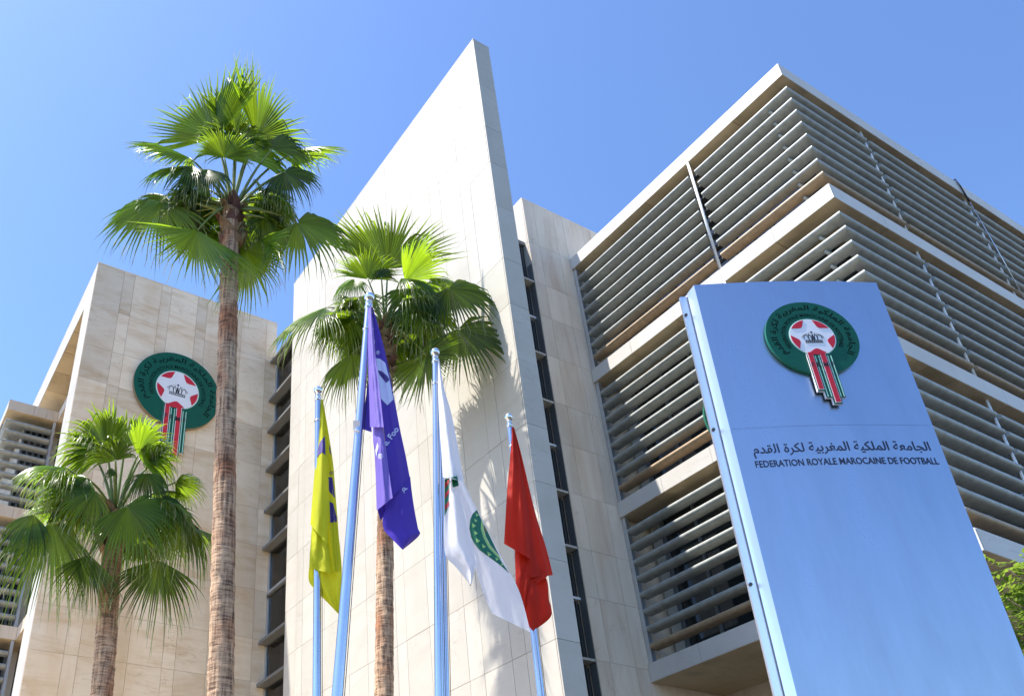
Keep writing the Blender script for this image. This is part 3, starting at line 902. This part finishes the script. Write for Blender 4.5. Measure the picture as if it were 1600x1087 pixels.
# ---------------------------------------------------------------- flags
def cr_interp(P, t):
    """Catmull-Rom through the list P of tuples"""
    n = len(P) - 1; x = t * n; i = min(int(x), n - 1); f = x - i
    p0, p1, p2, p3 = P[max(i - 1, 0)], P[i], P[i + 1], P[min(i + 2, n)]
    return tuple(.5 * (2 * b + (c - a) * f + (2 * a - 5 * b + 4 * c - d) * f * f + (3 * b - a - 3 * c + d) * f ** 3) for a, b, c, d in zip(p0, p1, p2, p3))
class Flag:
    def __init__(s, D, seed): s.D = D; s.mb = MB(); s.rng = random.Random(seed); s.quads = []
    def sheet(s, left, right, dl, dr, bulge=.04, ripple=.012, nr=3, nu=20, nv=44, mi=0):
        """cloth between two falling edges; dl/dr = metres toward the viewer at (top, bottom) of each edge"""
        ph = s.rng.uniform(0, 6)
        V = []
        for j in range(nv + 1):
            t = j / nv; a = cr_interp(left, t); b = cr_interp(right, t)
            for i in range(nu + 1):
                q = i / nu
                x, y = a[0] + (b[0] - a[0]) * q, a[1] + (b[1] - a[1]) * q
                d = (dl[0] + (dl[1] - dl[0]) * t) * (1 - q) + (dr[0] + (dr[1] - dr[0]) * t) * q
                d += bulge * sin(pi * q) * min(1, t * 2.5) + ripple * sin(nr * 2 * pi * q + ph + t * 3.1) * min(1, t * 3)
                d += .020 * mnoise.noise(Vector((q * 4 + ph, t * 1.6, s.D))) + .008 * mnoise.noise(Vector((q * 9 + ph, t * 7, s.D))) * min(1, t * 3)
                V.append(at_dist(x, y, s.D, d))
        fs = []
        for j in range(nv):
            for i in range(nu):
                k = j * (nu + 1) + i; fs.append((k, k + 1, k + nu + 2, k + nu + 1))
        s.mb.add(V, fs, mi)
    def done(s, name, label, mat, group=None, extra=()):
        org = Vector(s.mb.v[0])
        t = link(name, s.mb.mesh(name, [mat] + list(extra), True, org, False), None, org, label, 'flag', 'flags on the poles')
        from mathutils.bvhtree import BVHTree
        s.bvh = BVHTree.FromPolygons([Vector(v) for v in s.mb.v], s.mb.f)
        s.obj = t
        return t
    def lay(s, x, y, lift=.006):
        d = ray(x, y).normalized()
        h = s.bvh.ray_cast(CAM, d)
        if h[0] is None: return at_dist(x, y, s.D, .05)
        return h[0] - d * lift
    def print(s, name, poly, mat, lift=.006, cuts=5):
        """flat print: an outline laid on the cloth"""
        bm = bmesh.new()
        vs = [bm.verts.new((x, y, 0)) for x, y in poly]
        bm.faces.new(vs); bmesh.ops.triangulate(bm, faces=bm.faces[:])
        for _ in range(3):
            es = [e for e in bm.edges if e.calc_length() > 3.0]
            if es:
                bmesh.ops.subdivide_edges(bm, edges=es, cuts=1); bmesh.ops.triangulate(bm, faces=bm.faces[:])
        bm.verts.index_update()
        mb = MB(); mb.add([s.lay(v.co.x, v.co.y, lift) for v in bm.verts], [tuple(v.index for v in f.verts) for f in bm.faces]); bm.free()
        part(name, mb, mat, s.obj)
    def text(s, name, body, x, y, dx, dy, size, mat, bold=.01):
        """text along the direction (dx,dy) (photo pixels per em)"""
        pts, fs, wd, x0 = text_mesh(body, bold)
        nrm = (dy, -dx)
        mb = MB(); mb.add([s.lay(x + dx * p.x * size + nrm[0] * p.y * size, y + dy * p.x * size + nrm[1] * p.y * size, .007) for p in pts], fs)
        part(name, mb, mat, s.obj)

# yellow-green flag
F = Flag(D1, 1)
F.sheet([(500, 790), (488, 822), (485, 858), (483, 885), (483, 908), (498, 927), (514, 943), (529, 959)],
        [(513, 780), (521, 800), (527, 822), (531, 852), (534, 888), (533, 918), (531, 945), (530, 959)], (-.05, .02), (-.05, -.08), .05, .025, 2)
F.sheet([(503, 624), (507, 680), (511, 730), (513, 780), (516, 830), (521, 893)],
        [(504.5, 624), (514, 680), (521, 728), (525, 780), (529, 830), (533, 893)], (.0, .06), (.0, -.09), .015, .016, 2)
F.sheet([(488, 815), (486, 842), (484, 866), (483, 887)], [(508, 815), (513, 848), (517, 872), (521, 896)], (.02, .03), (.03, .06), .06, .015, 1.5)
F.sheet([(502, 624), (499, 660), (495, 700), (491, 740), (487, 790), (485, 819)],
        [(504, 624), (509, 680), (512, 724), (513, 770), (513, 815), (511, 851)], (.02, .04), (.02, .11), .07, .016, 1.5)
t = F.done('flag', 'yellow-green flag with violet print hanging limp from the leftmost pole', M['lime'])
F.print('printed_shape', [(507.8, 681), (502, 687), (498, 694), (496.5, 702), (495.2, 714), (500, 709), (503.5, 706), (508.8, 711)], M['limei'])
F.print('printed_shape', [(514.2, 694), (516, 699), (517.5, 711), (514.8, 706)], M['limei'])
F.print('printed_shape', [(513, 745), (519.5, 745.5), (521.5, 760), (523.6, 778), (514.2, 767)], M['limei'])
F.print('printed_shape', [(515, 783), (520.6, 786), (518, 792), (519, 798), (524.5, 801), (526.5, 809), (526, 815), (516, 816)], M['limei'])
F.text('register_mark', '®', 514.6, 741, 1, .1, 8, M['limei'])

# violet flag
F = Flag(D2, 2)
F.sheet([(613, 772), (604, 792), (598, 810), (600, 827), (612, 841), (628.5, 858)],
        [(641, 744), (643.5, 768), (648, 798), (653, 824), (655, 836), (630, 858)], (.02, .16), (-.10, -.12), .04, .015, 1.5)
F.sheet([(586, 690), (588, 745), (589, 790), (595, 813)], [(600, 690), (606, 730), (612, 770), (609, 790)], (-.02, -.02), (-.02, -.02), -.03, .006, 1)
F.sheet([(581, 479), (586, 540), (592, 600), (598, 655), (603, 700), (611, 778)],
        [(582.5, 480), (600, 543), (616, 622), (625, 670), (634, 712), (641, 749)], (.0, .12), (.0, -.16), .015, .010, 1.5)
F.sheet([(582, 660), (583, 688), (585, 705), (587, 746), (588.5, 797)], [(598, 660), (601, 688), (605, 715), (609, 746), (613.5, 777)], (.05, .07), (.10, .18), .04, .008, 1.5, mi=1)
F.sheet([(576.5, 590), (569, 636), (562, 669)], [(578, 590), (579, 636), (581, 675)], (.0, .01), (.02, .03), -.02, .004, 1)
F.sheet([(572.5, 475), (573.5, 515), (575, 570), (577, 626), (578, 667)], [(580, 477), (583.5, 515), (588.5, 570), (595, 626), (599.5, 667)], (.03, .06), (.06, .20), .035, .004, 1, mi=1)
t = F.done('flag', 'violet flag with white print hanging from the tallest leaning pole', M['violet'], extra=[M['violet_sunlit']])  # second material paints the two hoist strips as sunlit
k5 = lambda L: [(550 + x / 5.43, 460 + y / 5.43) for x, y in L]
k6 = lambda L: [(550 + x / 4.725, 640 + y / 4.725) for x, y in L]
F.print('printed_shape', k5([(204, 541), (240, 545), (282, 580), (315, 705), (338, 820), (352, 888), (300, 940), (245, 882), (228, 760), (214, 640)]), M['paleprint'])
F.print('printed_shape', k5([(217, 642), (250, 648), (296, 686), (314, 712), (316, 728), (290, 750), (238, 685)]), M['limei'], .010)
F.text('register_mark', '®', 587.2, 553, 1, .15, 8, M['paleprint'])
F.text('register_mark', '®', 590, 716, 1, .05, 11, M['paleprint'])
F.text('printed_words', 'e. Foo', 604, 697, .60, -.80, 13, M['paleprint'], .02)
F.text('printed_words', 'd.', 627, 763, .55, .83, 12, M['paleprint'], .02)
F.print('printed_shape', k6([(172, 300), (188, 240), (196, 270), (180, 345)]), M['paleprint'])
c = MB(); p = at_dist(557, 664, D2, .05); c.obox(p, CR, CU, CF, .035, .05, .012); q = at_dist(562, 655, D2, .05)
c.tube([at_dist(553, 672, D2, .06), at_dist(562, 674, D2, .06)], .012, 8); part('hoist_clip', c, M['ewhite'], t)

# white flag that hangs behind, with the green ring
F = Flag(D3b, 4)
F.sheet([(690, 660), (704, 720), (716, 775), (730, 836), (745, 893), (757, 930), (769, 958)],
        [(695, 660), (712, 722), (730, 764), (757, 818), (788, 878), (812, 925), (829, 987)], (.06, .16), (.0, -.20), .03, .02, 1.5)
t = F.done('flag', 'white flag with a green ring of pale triangles, its lower corner behind the red flag', M['wcloth'])
k8 = lambda L: [(680 + x / 4.35, 740 + y / 4.35) for x, y in L]
F.print('ring_print', k8([(283, 244), (255, 270), (238, 310), (232, 370), (245, 430), (265, 470), (300, 515), (360, 560), (440, 618), (505, 675), (440, 580), (405, 545), (362, 500), (327, 430), (310, 370), (314, 312)]), M['gprint'])
F.print('ring_line', k8([(314, 312), (310, 370), (327, 430), (362, 500), (405, 545), (440, 580), (446, 572), (412, 532), (374, 488), (342, 425), (327, 370), (326, 335)]), M['limeprint'])
F.print('field_print', k8([(328, 338), (329, 370), (344, 424), (376, 486), (414, 530), (440, 560), (420, 524), (352, 382)]), M['gprint'])
F.print('field_print', k8([(332, 345), (335, 380), (350, 400), (352, 384)]), M['ochre'], .009)
for x, y, s_ in ((285, 278, 15), (276, 316, 15), (264, 350, 19), (277, 401, 18), (290, 452, 20), (330, 491, 18), (368, 545, 20), (420, 578, 15), (456, 614, 12)):
    F.print('triangle_print', k8([(x - s_ * .7, y - s_ * .9), (x + s_ * .8, y + s_ * .1), (x - s_ * .4, y + s_ * .8)]), M['limeprint'], .010)

# white flag with tasselled corner
F = Flag(D3, 3)
F.sheet([(694, 735), (694, 800), (695, 862), (711, 884), (726, 902), (734, 912)], [(712, 735), (720, 778), (730, 820), (740, 858), (744, 876), (737, 912)], (.03, .03), (.05, .08), .09, .02, 1.5)
F.sheet([(684.5, 560), (684.5, 606), (686.5, 661), (690, 712), (692, 745)], [(686, 560), (694, 606), (705, 645), (714, 690), (725, 752)], (.04, .10), (.02, .06), .13, .008, 1)
t = F.done('flag', 'white flag with red and green printed band, ending in a tasselled point', M['wcloth'])
F.print('band_print', k8([(64, 40), (98, 20), (92, 150), (84, 240), (62, 290)]), M['gprint'])
for y in (20, 90, 170): F.print('band_mark', k8([(66, y + 45), (96, y + 10), (92, y + 45), (66, y + 80)]), M['rprint'], .009)
F.print('band_print', k8([(108, 22), (150, 14), (160, 80), (120, 92)]), M['gprint'])
c = MB(); a = at_dist(734.5, 906, D3, .08); b = at_dist(734.5, 914, D3, .08); c.tube([a, b], [.006, .010], 6); part('tassel', c, M['concrete'], t)

# red flag
F = Flag(D4, 5)
F.sheet([(812, 888), (813, 915), (817, 938), (817, 965), (831.5, 984)], [(848, 888), (855, 908), (858, 935), (861, 962), (835, 984)], (.05, .10), (-.06, -.05), .06, .02, 1.5)
F.sheet([(801, 668), (807, 722), (815, 790), (824, 850), (829, 902)], [(803.5, 668), (815, 711), (836, 799), (853, 854), (864, 898)], (.0, .10), (.0, -.14), .03, .012, 1.5)
F.sheet([(804, 845), (805, 885), (806, 912), (808, 930), (816, 949)], [(832, 850), (836, 880), (834, 900), (830, 918), (822, 948)], (.06, .10), (.02, .02), .06, .012, 1.5)
F.sheet([(814, 893), (812, 906), (812, 918), (818, 928)], [(858, 897), (850, 904), (838, 912), (830, 924)], (.02, .05), (.0, .04), .04, .006, 1)
F.sheet([(800, 666), (797, 714), (793.5, 750), (791, 787), (787.5, 849)], [(803, 668), (813, 722), (821, 772), (828, 812), (834.5, 876)], (.04, .16), (.02, .06), .06, .014, 1.5)
F.done('flag', 'plain red flag hanging in folds from the rightmost pole', M['rcloth'])

# ---------------------------------------------------------------- palms
def trunk(t, base, top, r0, r1, rng, rings=380, n=28):
    mb = MB()
    H = (top - base).length; ax = (top - base).normalized()
    e1 = ax.orthogonal().normalized(); e2 = ax.cross(e1)
    off = rng.uniform(0, 100)
    for k in range(rings + 1):
        f = k / rings; z = f * H
        r = r0 + (r1 - r0) * f ** .8 + .10 * math.exp(-z / .35)
        step = (1 - ((z * 16 + .6 * mnoise.noise(Vector((off, 0, z * 3)))) % 1.0)) * .012
        wob = ax.orthogonal() * 0
        for i in range(n):
            a = 2 * pi * i / n
            w_ = mnoise.noise(Vector((cos(a) * 1.6 + off, sin(a) * 1.6, z * 9))) * .010 + mnoise.noise(Vector((cos(a) * 4, sin(a) * 4 + off, z * 2.2))) * .008
            st_ = (1 - ((z * 30 + .7 * mnoise.noise(Vector((cos(a) * 1.2 + off, sin(a) * 1.2, z * 2.5)))) % 1.0)) * .009
            rr = r + w_ + st_
            mb.v.append(tuple(base + ax * z + (e1 * cos(a) + e2 * sin(a)) * rr + e1 * (.05 * sin(f * 4 + off))))
    for k in range(rings):
        for i in range(n):
            j = (i + 1) % n
            mb.f.append((k * n + i, k * n + j, (k + 1) * n + j, (k + 1) * n + i)); mb.mi.append(0)
    mb.f.append(tuple(rings * n + i for i in range(n))); mb.mi.append(0)
    return part('trunk', mb, M['bark'], t, True, fix=False)

def frond(t, start, hub, axis, normal, R, rng, nseg=52, spread=128, fuse=.52, droop=.5, fold=.25, cup=.12, stalk_arc=.10):
    """a costapalmate fan leaf: stalk, pleated blade, split drooping tips"""
    axis = axis.normalized(); normal = (normal - axis * normal.dot(axis)).normalized(); side = axis.cross(normal).normalized()
    mb = MB(); tip = []; shd = []
    # stalk
    pts = []; n = 7
    bendv = Vector((0, 0, 1)) * stalk_arc * (hub - start).length
    for k in range(n + 1):
        f = k / n; pts.append(start.lerp(hub, f) + bendv * sin(pi * f))
    b0 = len(mb.v)
    mb.tube(pts, [.030 - .017 * k / n for k in range(n + 1)], 6, 1)
    tip += [0] * (len(mb.v) - b0); shd += [rng.random() * .2 + .4] * (len(mb.v) - b0)
    dlt = radians(spread) * 2 / nseg
    stn = [.03, .20, .38, fuse, fuse + (1 - fuse) * .3, fuse + (1 - fuse) * .6, fuse + (1 - fuse) * .83, 1.0]
    tone = rng.uniform(.1, .9)
    bend_dir = rng.uniform(-.12, .12)
    for j in range(nseg):
        th = -radians(spread) + dlt * (j + .5)
        Lr = R * (.70 + .30 * cos(th * .62)) * rng.uniform(.9, 1.06)
        if rng.random() < .05: Lr *= rng.uniform(.6, .8)
        dr = droop * rng.uniform(.55, 1.5)
        sdeg = rng.uniform(-.05, .05)
        kink = rng.random() < .22
        ks = rng.uniform(.62, .85); kd = rng.uniform(.5, 1.3)
        sh = min(1, max(0, tone + rng.uniform(-.32, .32)))
        base = len(mb.v)
        for q, f in enumerate(stn):
            r = f * Lr
            if f <= fuse: hw = r * math.tan(dlt / 2) * 1.02
            else: hw = fuse * Lr * math.tan(dlt / 2) * max(.02, (1 - ((f - fuse) / (1 - fuse)) ** .95))
            t2 = th + sdeg * max(0, f - fuse) * 2
            d = axis * cos(t2) + side * sin(t2)
            pd = axis * -sin(t2) + side * cos(t2)
            p = hub + d * r
            p += normal * (-cup * (r ** 2) / R - fold * abs(sin(th)) * r * .5)
            x = max(0, f - fuse * .75)
            fall = dr * x * x * Lr * 1.5
            if kink and f > ks: fall += kd * (f - ks) * Lr
            # droop also pulls the tip in a little
            p += Vector((0, 0, -fall)) - d * (fall * .35)
            pl = normal * hw * .95
            mb.v += [tuple(p - pd * hw - pl), tuple(p + pl), tuple(p + pd * hw - pl)]
            tip += [f] * 3; shd += [sh] * 3
        for q in range(len(stn) - 1):
            a = base + q * 3
            mb.f += [(a, a + 1, a + 4, a + 3), (a + 1, a + 2, a + 5, a + 4)]; mb.mi += [0, 0]
        # hanging threads
        if rng.random() < .42:
            p = Vector(mb.v[base + 3 * 5 + 1]); b1 = len(mb.v)
            l = rng.uniform(.10, .28) * R; dx = Vector((rng.uniform(-.3, .3), rng.uniform(-.3, .3), -1)) + d * .6
            p2 = p + dx * l * .5; p3 = p2 + Vector((rng.uniform(-.2, .2), rng.uniform(-.2, .2), -1)) * l * .5
            wv = pd * .005
            mb.v += [tuple(p - wv), tuple(p + wv), tuple(p2 - wv), tuple(p2 + wv), tuple(p3 - wv * .5), tuple(p3 + wv * .5)]
            mb.f += [(b1, b1 + 1, b1 + 3, b1 + 2), (b1 + 2, b1 + 3, b1 + 5, b1 + 4)]; mb.mi += [0, 0]
            tip += [1] * 6; shd += [.8] * 6
    mb.att = {'tip': tip, 'shade': shd}
    return part('frond', mb, [M['frond'], M['stalk']], t, True, fix=False)

def palm(label, D, tr_low, tr_top, heart, r0, r1, fronds, seed, R=.95, fill=10, boot_len=.9, nboot=26, grow=1.0, dr_k=1.0):
    rng = random.Random(seed)
    a, b = at_dist(*tr_low, D), at_dist(*tr_top, D)
    d = b - a; base = a - d * (a.z / d.z)
    H = at_dist(*heart, D)
    t = thing('palm_tree', label, 'palm tree', base, 'fan palms in front of the building')
    ax = (b - base).normalized(); top = base + ax * ((H.z - base.z) / ax.z)
    trunk(t, base, top - ax * .15, r0, r1, rng)
    # old leaf bases round the neck
    e1 = ax.orthogonal().normalized(); e2 = ax.cross(e1)
    for k in range(nboot):
        f = k / nboot; an = k * 2.399 + rng.uniform(-.2, .2); z = -.05 - boot_len * (1 - f)
        rr = r1 * (1.02 + .10 * sin(f * 3)) * (1 - .25 * f)
        o = top + ax * z + (e1 * cos(an) + e2 * sin(an)) * rr
        outw = (e1 * cos(an) + e2 * sin(an)); tg = ax.cross(outw)
        l = rng.uniform(.16, .26); wd = rng.uniform(.075, .12); tilt = rng.uniform(.15, .5)
        up = (ax + outw * tilt).normalized(); nm = up.cross(tg)
        mb = MB()
        V = []
        for (y, w_, lift) in ((0, 1, 0), (.5, .92, .015), (.85, .55, .03), (1, .18, .05)):
            for x in (-1, -.35, .35, 1):
                V.append(o + up * l * y + tg * wd * w_ * x + outw * (lift + .022 * (1 - abs(x)) + rng.uniform(-.006, .006)))
        n0 = len(V)
        V += [p - outw * .018 for p in V]
        fs = []
        for i in range(3):
            for j in range(3):
                q = i * 4 + j; fs += [(q, q + 1, q + 5, q + 4), (n0 + q, n0 + q + 4, n0 + q + 5, n0 + q + 1)]
        for i in range(3):
            fs += [(i * 4, i * 4 + 4, n0 + i * 4 + 4, n0 + i * 4), (i * 4 + 3, n0 + i * 4 + 3, n0 + i * 4 + 7, i * 4 + 7)]
        fs += [(0, n0, n0 + 1, 1), (1, n0 + 1, n0 + 2, 2), (2, n0 + 2, n0 + 3, 3), (12, 13, n0 + 13, n0 + 12), (13, 14, n0 + 14, n0 + 13), (14, 15, n0 + 15, n0 + 14)]
        mb.add(V, fs); part('leaf_base', mb, M['boot'] if rng.random() < .65 else M['bootl'], t)
    for fr in fronds:
        hub, tipp, dh, dt, facing = fr[:5]
        kw = fr[5] if len(fr) > 5 else {}
        h = at_dist(*hub, D, dh); tp = at_dist(*tipp, D, dt)
        s_ = top + ax * rng.uniform(-.25, .05) + Vector((h - top)).normalized() * r1 * .5
        axis = (tp - h); Rr = kw.get('R', axis.length * grow)
        cam = (CAM - h).normalized()
        nrm = cam * facing + Vector((0, 0, 1)) * (1 - abs(facing)) + (h - top).normalized() * .15
        frond(t, s_, h, axis, nrm, Rr, rng, spread=kw.get('spread', 112) * .84, droop=kw.get('droop', .45) * dr_k, fold=kw.get('fold', .25), nseg=kw.get('nseg', 44))
    for k in range(fill):
        an = k * 2.399 + rng.uniform(-.3, .3); el = rng.uniform(-.35, .62)
        d = (Vector((cos(an), sin(an), 0)) * cos(el) + Vector((0, 0, 1)) * sin(el))
        cam = Vector((CAM.x - top.x, CAM.y - top.y, 0)).normalized()
        if d.dot(cam) > .35 and el < .6: d = d - cam * (d.dot(cam) * 1.4); d.normalize()
        h = top + ax * .1 + d * rng.uniform(.55, .85) * R
        axis = d + Vector((0, 0, rng.uniform(-.5, .1)))
        frond(t, top + ax * rng.uniform(-.2, .05), h, axis, Vector((0, 0, 1)) + d * .3, R * rng.uniform(.75, .98), rng, droop=rng.uniform(.4, .9), spread=rng.uniform(75, 105), nseg=44)
    return t

# tall palm
z3 = lambda x, y: (160 + x / 2.86, 100 + y / 2.86)
P1 = [
    (z3(545, 418), z3(560, 270), .55, .75, -.55, dict(droop=.25, spread=125)),
    (z3(505, 330), z3(450, 55), .05, .0, -.35, dict(droop=.12, spread=95)),
    (z3(690, 330), z3(790, 105), .0, -.05, -.35, dict(droop=.12, spread=95)),
    (z3(390, 420), z3(110, 285), .1, .1, .45, dict(droop=.30)),
    (z3(400, 455), z3(150, 470), .2, .3, .5, dict(droop=.5)),
    (z3(265, 615), z3(80, 800), .1, .15, .55, dict(droop=.45)),
    (z3(300, 610), z3(120, 560), -.1, -.1, .5, dict(droop=.6, spread=90)),
    (z3(427, 742), z3(385, 1015), .35, .42, -.62, dict(droop=.10, spread=74)),
    (z3(815, 482), z3(985, 560), .55, .65, .62, dict(droop=.55, spread=132)),
    (z3(850, 400), z3(1100, 350), -.1, -.15, .4, dict(droop=.2, spread=100)),
    (z3(868, 706), z3(1130, 830), .30, .35, .55, dict(droop=.6, spread=125)),
    (z3(730, 690), z3(715, 880), .2, .25, .4, dict(droop=.5, spread=80, R=.6)),
    (z3(642, 830), z3(775, 1075), -.25, -.3, -.4, dict(droop=.2, spread=85)),
    (z3(640, 420), z3(650, 200), .35, .35, .3, dict(droop=.9)),
    (z3(760, 380), z3(860, 250), .3, .35, .45, dict(droop=.8)),
    (z3(470, 470), z3(330, 560), .45, .6, .5, dict(droop=.8, R=.8)),
    (z3(700, 560), z3(770, 640), -.4, -.5, .3, dict(droop=.6, R=.8)),
    (z3(600, 330), z3(640, 150), -.3, -.4, -.3, dict(droop=.3, spread=100)),
    (z3(590, 360), z3(600, 220), .15, .1, -.4, dict(droop=.5, spread=110)),
]
palm('tallest palm, its crown against the sky, trunk in front of the emblem wall', 10.5, (344, 1087), (360.5, 420), (363, 322), .168, .125, P1, 11, R=.88, fill=26)
# middle palm
z4 = lambda x, y: (400 + x / 2.86, 300 + y / 2.86)
P2 = [
    (z4(590, 345), z4(600, 55), -.2, -.3, -.4, dict(droop=.15, spread=95)),
    (z4(500, 390), z4(500, 225), .5, .65, -.55, dict(droop=.3)),
    (z4(665, 400), z4(850, 225), .3, .2, -.3, dict(droop=.25)),
    (z4(650, 385), z4(840, 400), .6, .75, .4, dict(droop=.7, spread=90)),
    (z4(310, 515), z4(30, 640), .2, .25, .45, dict(droop=.5, spread=95)),
    (z4(385, 515), z4(370, 720), .25, .25, .4, dict(droop=.5, spread=75)),
    (z4(860, 430), z4(1080, 540), .3, .35, .6, dict(droop=.4, spread=130)),
    (z4(905, 610), z4(1120, 760), .2, .2, .6, dict(droop=.35, spread=130)),
    (z4(762, 730), z4(800, 950), .25, .25, -.35, dict(droop=.25, spread=118)),
    (z4(430, 720), z4(370, 930), .1, .1, .35, dict(droop=.4, spread=85)),
    (z4(640, 760), z4(650, 880), -.4, -.5, .3, dict(droop=.4, spread=70)),
    (z4(440, 390), z4(330, 460), .4, .45, .5, dict(droop=.9)),
    (z4(760, 500), z4(790, 690), .3, .35, .45, dict(droop=.8)),
    (z4(560, 380), z4(560, 300), .55, .65, .3, dict(droop=1.1)),
    (z4(780, 400), z4(960, 400), .0, -.1, .3, dict(droop=.7)),
    (z4(450, 470), z4(420, 640), -.2, -.25, .4, dict(droop=.8)),
    (z4(700, 430), z4(740, 600), .6, .7, .55, dict(droop=.8)),
]
palm('middle palm in front of the white fin wall, behind the violet flag', 13.85, (600, 1087), (602, 570), (602, 508), .170, .125, P2, 23, R=.92, fill=27, boot_len=1.25, nboot=34)
# lower left palm
z2 = lambda x, y: (x / 2.81, 700 + y / 2.81)
z1 = lambda x, y: (x / 3.02, 380 + y / 3.02)
P3 = [
    (z1(505, 985), z1(395, 760), .35, .25, -.5, dict(droop=.35, spread=112)),
    (z1(545, 1025), z1(520, 870), .65, .8, -.5, dict(droop=.5)),
    (z1(650, 1000), z1(775, 830), .4, .35, -.42, dict(droop=.40, spread=108)),
    (z1(590, 960), z1(610, 760), .0, -.1, -.4, dict(droop=.35, spread=100)),
    (z1(450, 1010), z1(310, 860), .0, -.05, -.3, dict(droop=.5, spread=100)),
    (z1(700, 1050), z1(850, 930), .1, .05, -.3, dict(droop=.5, spread=100)),
    (z2(290, 85), z2(50, 60), .3, .4, .3, dict(droop=.45, spread=95)),
    (z2(420, 190), z2(230, 230), .6, .7, .6, dict(droop=.4, spread=120)),
    (z2(150, 290), z2(20, 440), .2, .2, .45, dict(droop=.55, spread=80)),
    (z2(230, 330), z2(130, 640), .3, .3, .5, dict(droop=.5, spread=75)),
    (z2(395, 465), z2(345, 690), .3, .32, -.5, dict(droop=.15, spread=60)),
    (z2(560, 255), z2(720, 420), .7, .85, .6, dict(droop=.5, spread=125)),
    (z2(700, 490), z2(690, 740), .3, .3, .45, dict(droop=.3, spread=85)),
    (z2(790, 300), z2(900, 500), .1, .1, .4, dict(droop=.6, spread=95)),
    (z2(770, 150), z2(920, 170), .0, -.1, -.3, dict(droop=.35, spread=95)),
    (z2(830, 340), z2(1060, 420), -.3, -.35, .3, dict(droop=.45, spread=80)),
    (z2(640, 110), z2(700, 230), .5, .6, .5, dict(droop=1.0)),
    (z2(500, 120), z2(480, 60), .65, .75, .4, dict(droop=1.2)),
    (z2(700, 220), z2(860, 300), .4, .45, .5, dict(droop=.9)),
    (z2(380, 130), z2(270, 130), .5, .6, .5, dict(droop=.9)),
    (z2(620, 40), z2(680, -30), .2, .15, -.3, dict(droop=.7)),
    (z2(330, 250), z2(200, 330), .1, .15, .5, dict(droop=.9)),
]
palm('lowest palm at the left edge, drooping over the sandstone wall', 12.5, (156, 1087), (174, 868), (177, 805), .175, .135, P3, 37, R=.9, grow=1.14, dr_k=1.5, fill=20, boot_len=.55, nboot=18)

# ---------------------------------------------------------------- small tree at the right edge
tr = thing('leafy_tree', 'bright green small-leaved tree peeping out behind the right edge of the pylon sign', 'tree', (10.1, 2.7, 0))
rng = random.Random(5)
b0 = Vector((10.1, 2.7, 0)); c0 = Vector((9.95, 2.78, 3.9))
mb = MB(); mb.tube([b0, b0 + Vector((.05, .03, 1.2)), b0 + Vector((-.03, .05, 2.4))], [.13, .10, .075], 12)
fork = b0 + Vector((-.03, .05, 2.4)); ends = []
for k in range(9):
    an = k * 2.4; e = fork + Vector((cos(an) * rng.uniform(.7, 1.25), sin(an) * rng.uniform(.7, 1.2), rng.uniform(.6, 2.2)))
    mid = fork.lerp(e, .5) + Vector((0, 0, .25)); mb.tube([fork, mid, e], [.05, .032, .012], 7); ends += [e, mid.lerp(e, .5)]
    for q in range(3):
        e2 = e + Vector((rng.uniform(-.5, .5), rng.uniform(-.5, .5), rng.uniform(-.1, .5))); mb.tube([mid.lerp(e, .6), e2], [.018, .006], 5); ends.append(e2)
ends += [at_dist(1575, 889, 9.4), at_dist(1572, 934, 9.3), at_dist(1590, 985, 9.3), at_dist(1598, 930, 9.5), at_dist(1606, 1010, 9.3)]
for e in ends[-5:]: mb.tube([fork + Vector((-.2, .1, .9)), e.lerp(fork, .3) + Vector((0, 0, .25)), e], [.03, .018, .006], 6)
part('trunk', mb, M['tbark'], tr, True)
mb = MB(); tip = []; shd = []
for e in ends:
    for s_ in range(13):
        d = Vector((rng.gauss(0, 1), rng.gauss(0, 1), rng.gauss(.1, .6))).normalized()
        o = e + d * rng.uniform(0, .16); L_ = rng.uniform(.16, .30); sg = d.cross(Vector((0, 0, 1)))
        if sg.length < .1: sg = Vector((1, 0, 0))
        sg.normalize()
        for q in range(6):
            p = o + d * L_ * q / 5 + Vector((0, 0, -.25 * (q / 5) ** 2 * L_))
            for sd_ in (-1, 1):
                v = (sg * sd_ + d * .55 + Vector((0, 0, rng.uniform(-.5, .1)))).normalized(); l = rng.uniform(.07, .12); wv = v.cross(Vector((0, 0, 1)) + d * .3).normalized() * l * .20
                b = len(mb.v)
                mb.v += [tuple(p), tuple(p + v * l * .45 + wv), tuple(p + v * l), tuple(p + v * l * .45 - wv)]
                mb.f.append((b, b + 1, b + 2, b + 3)); mb.mi.append(0); tip += [0.] * 4; shd += [rng.random()] * 4
mb.att = {'tip': tip, 'shade': shd}
part('crown', mb, M['tleaf'], tr, False, fix=False)
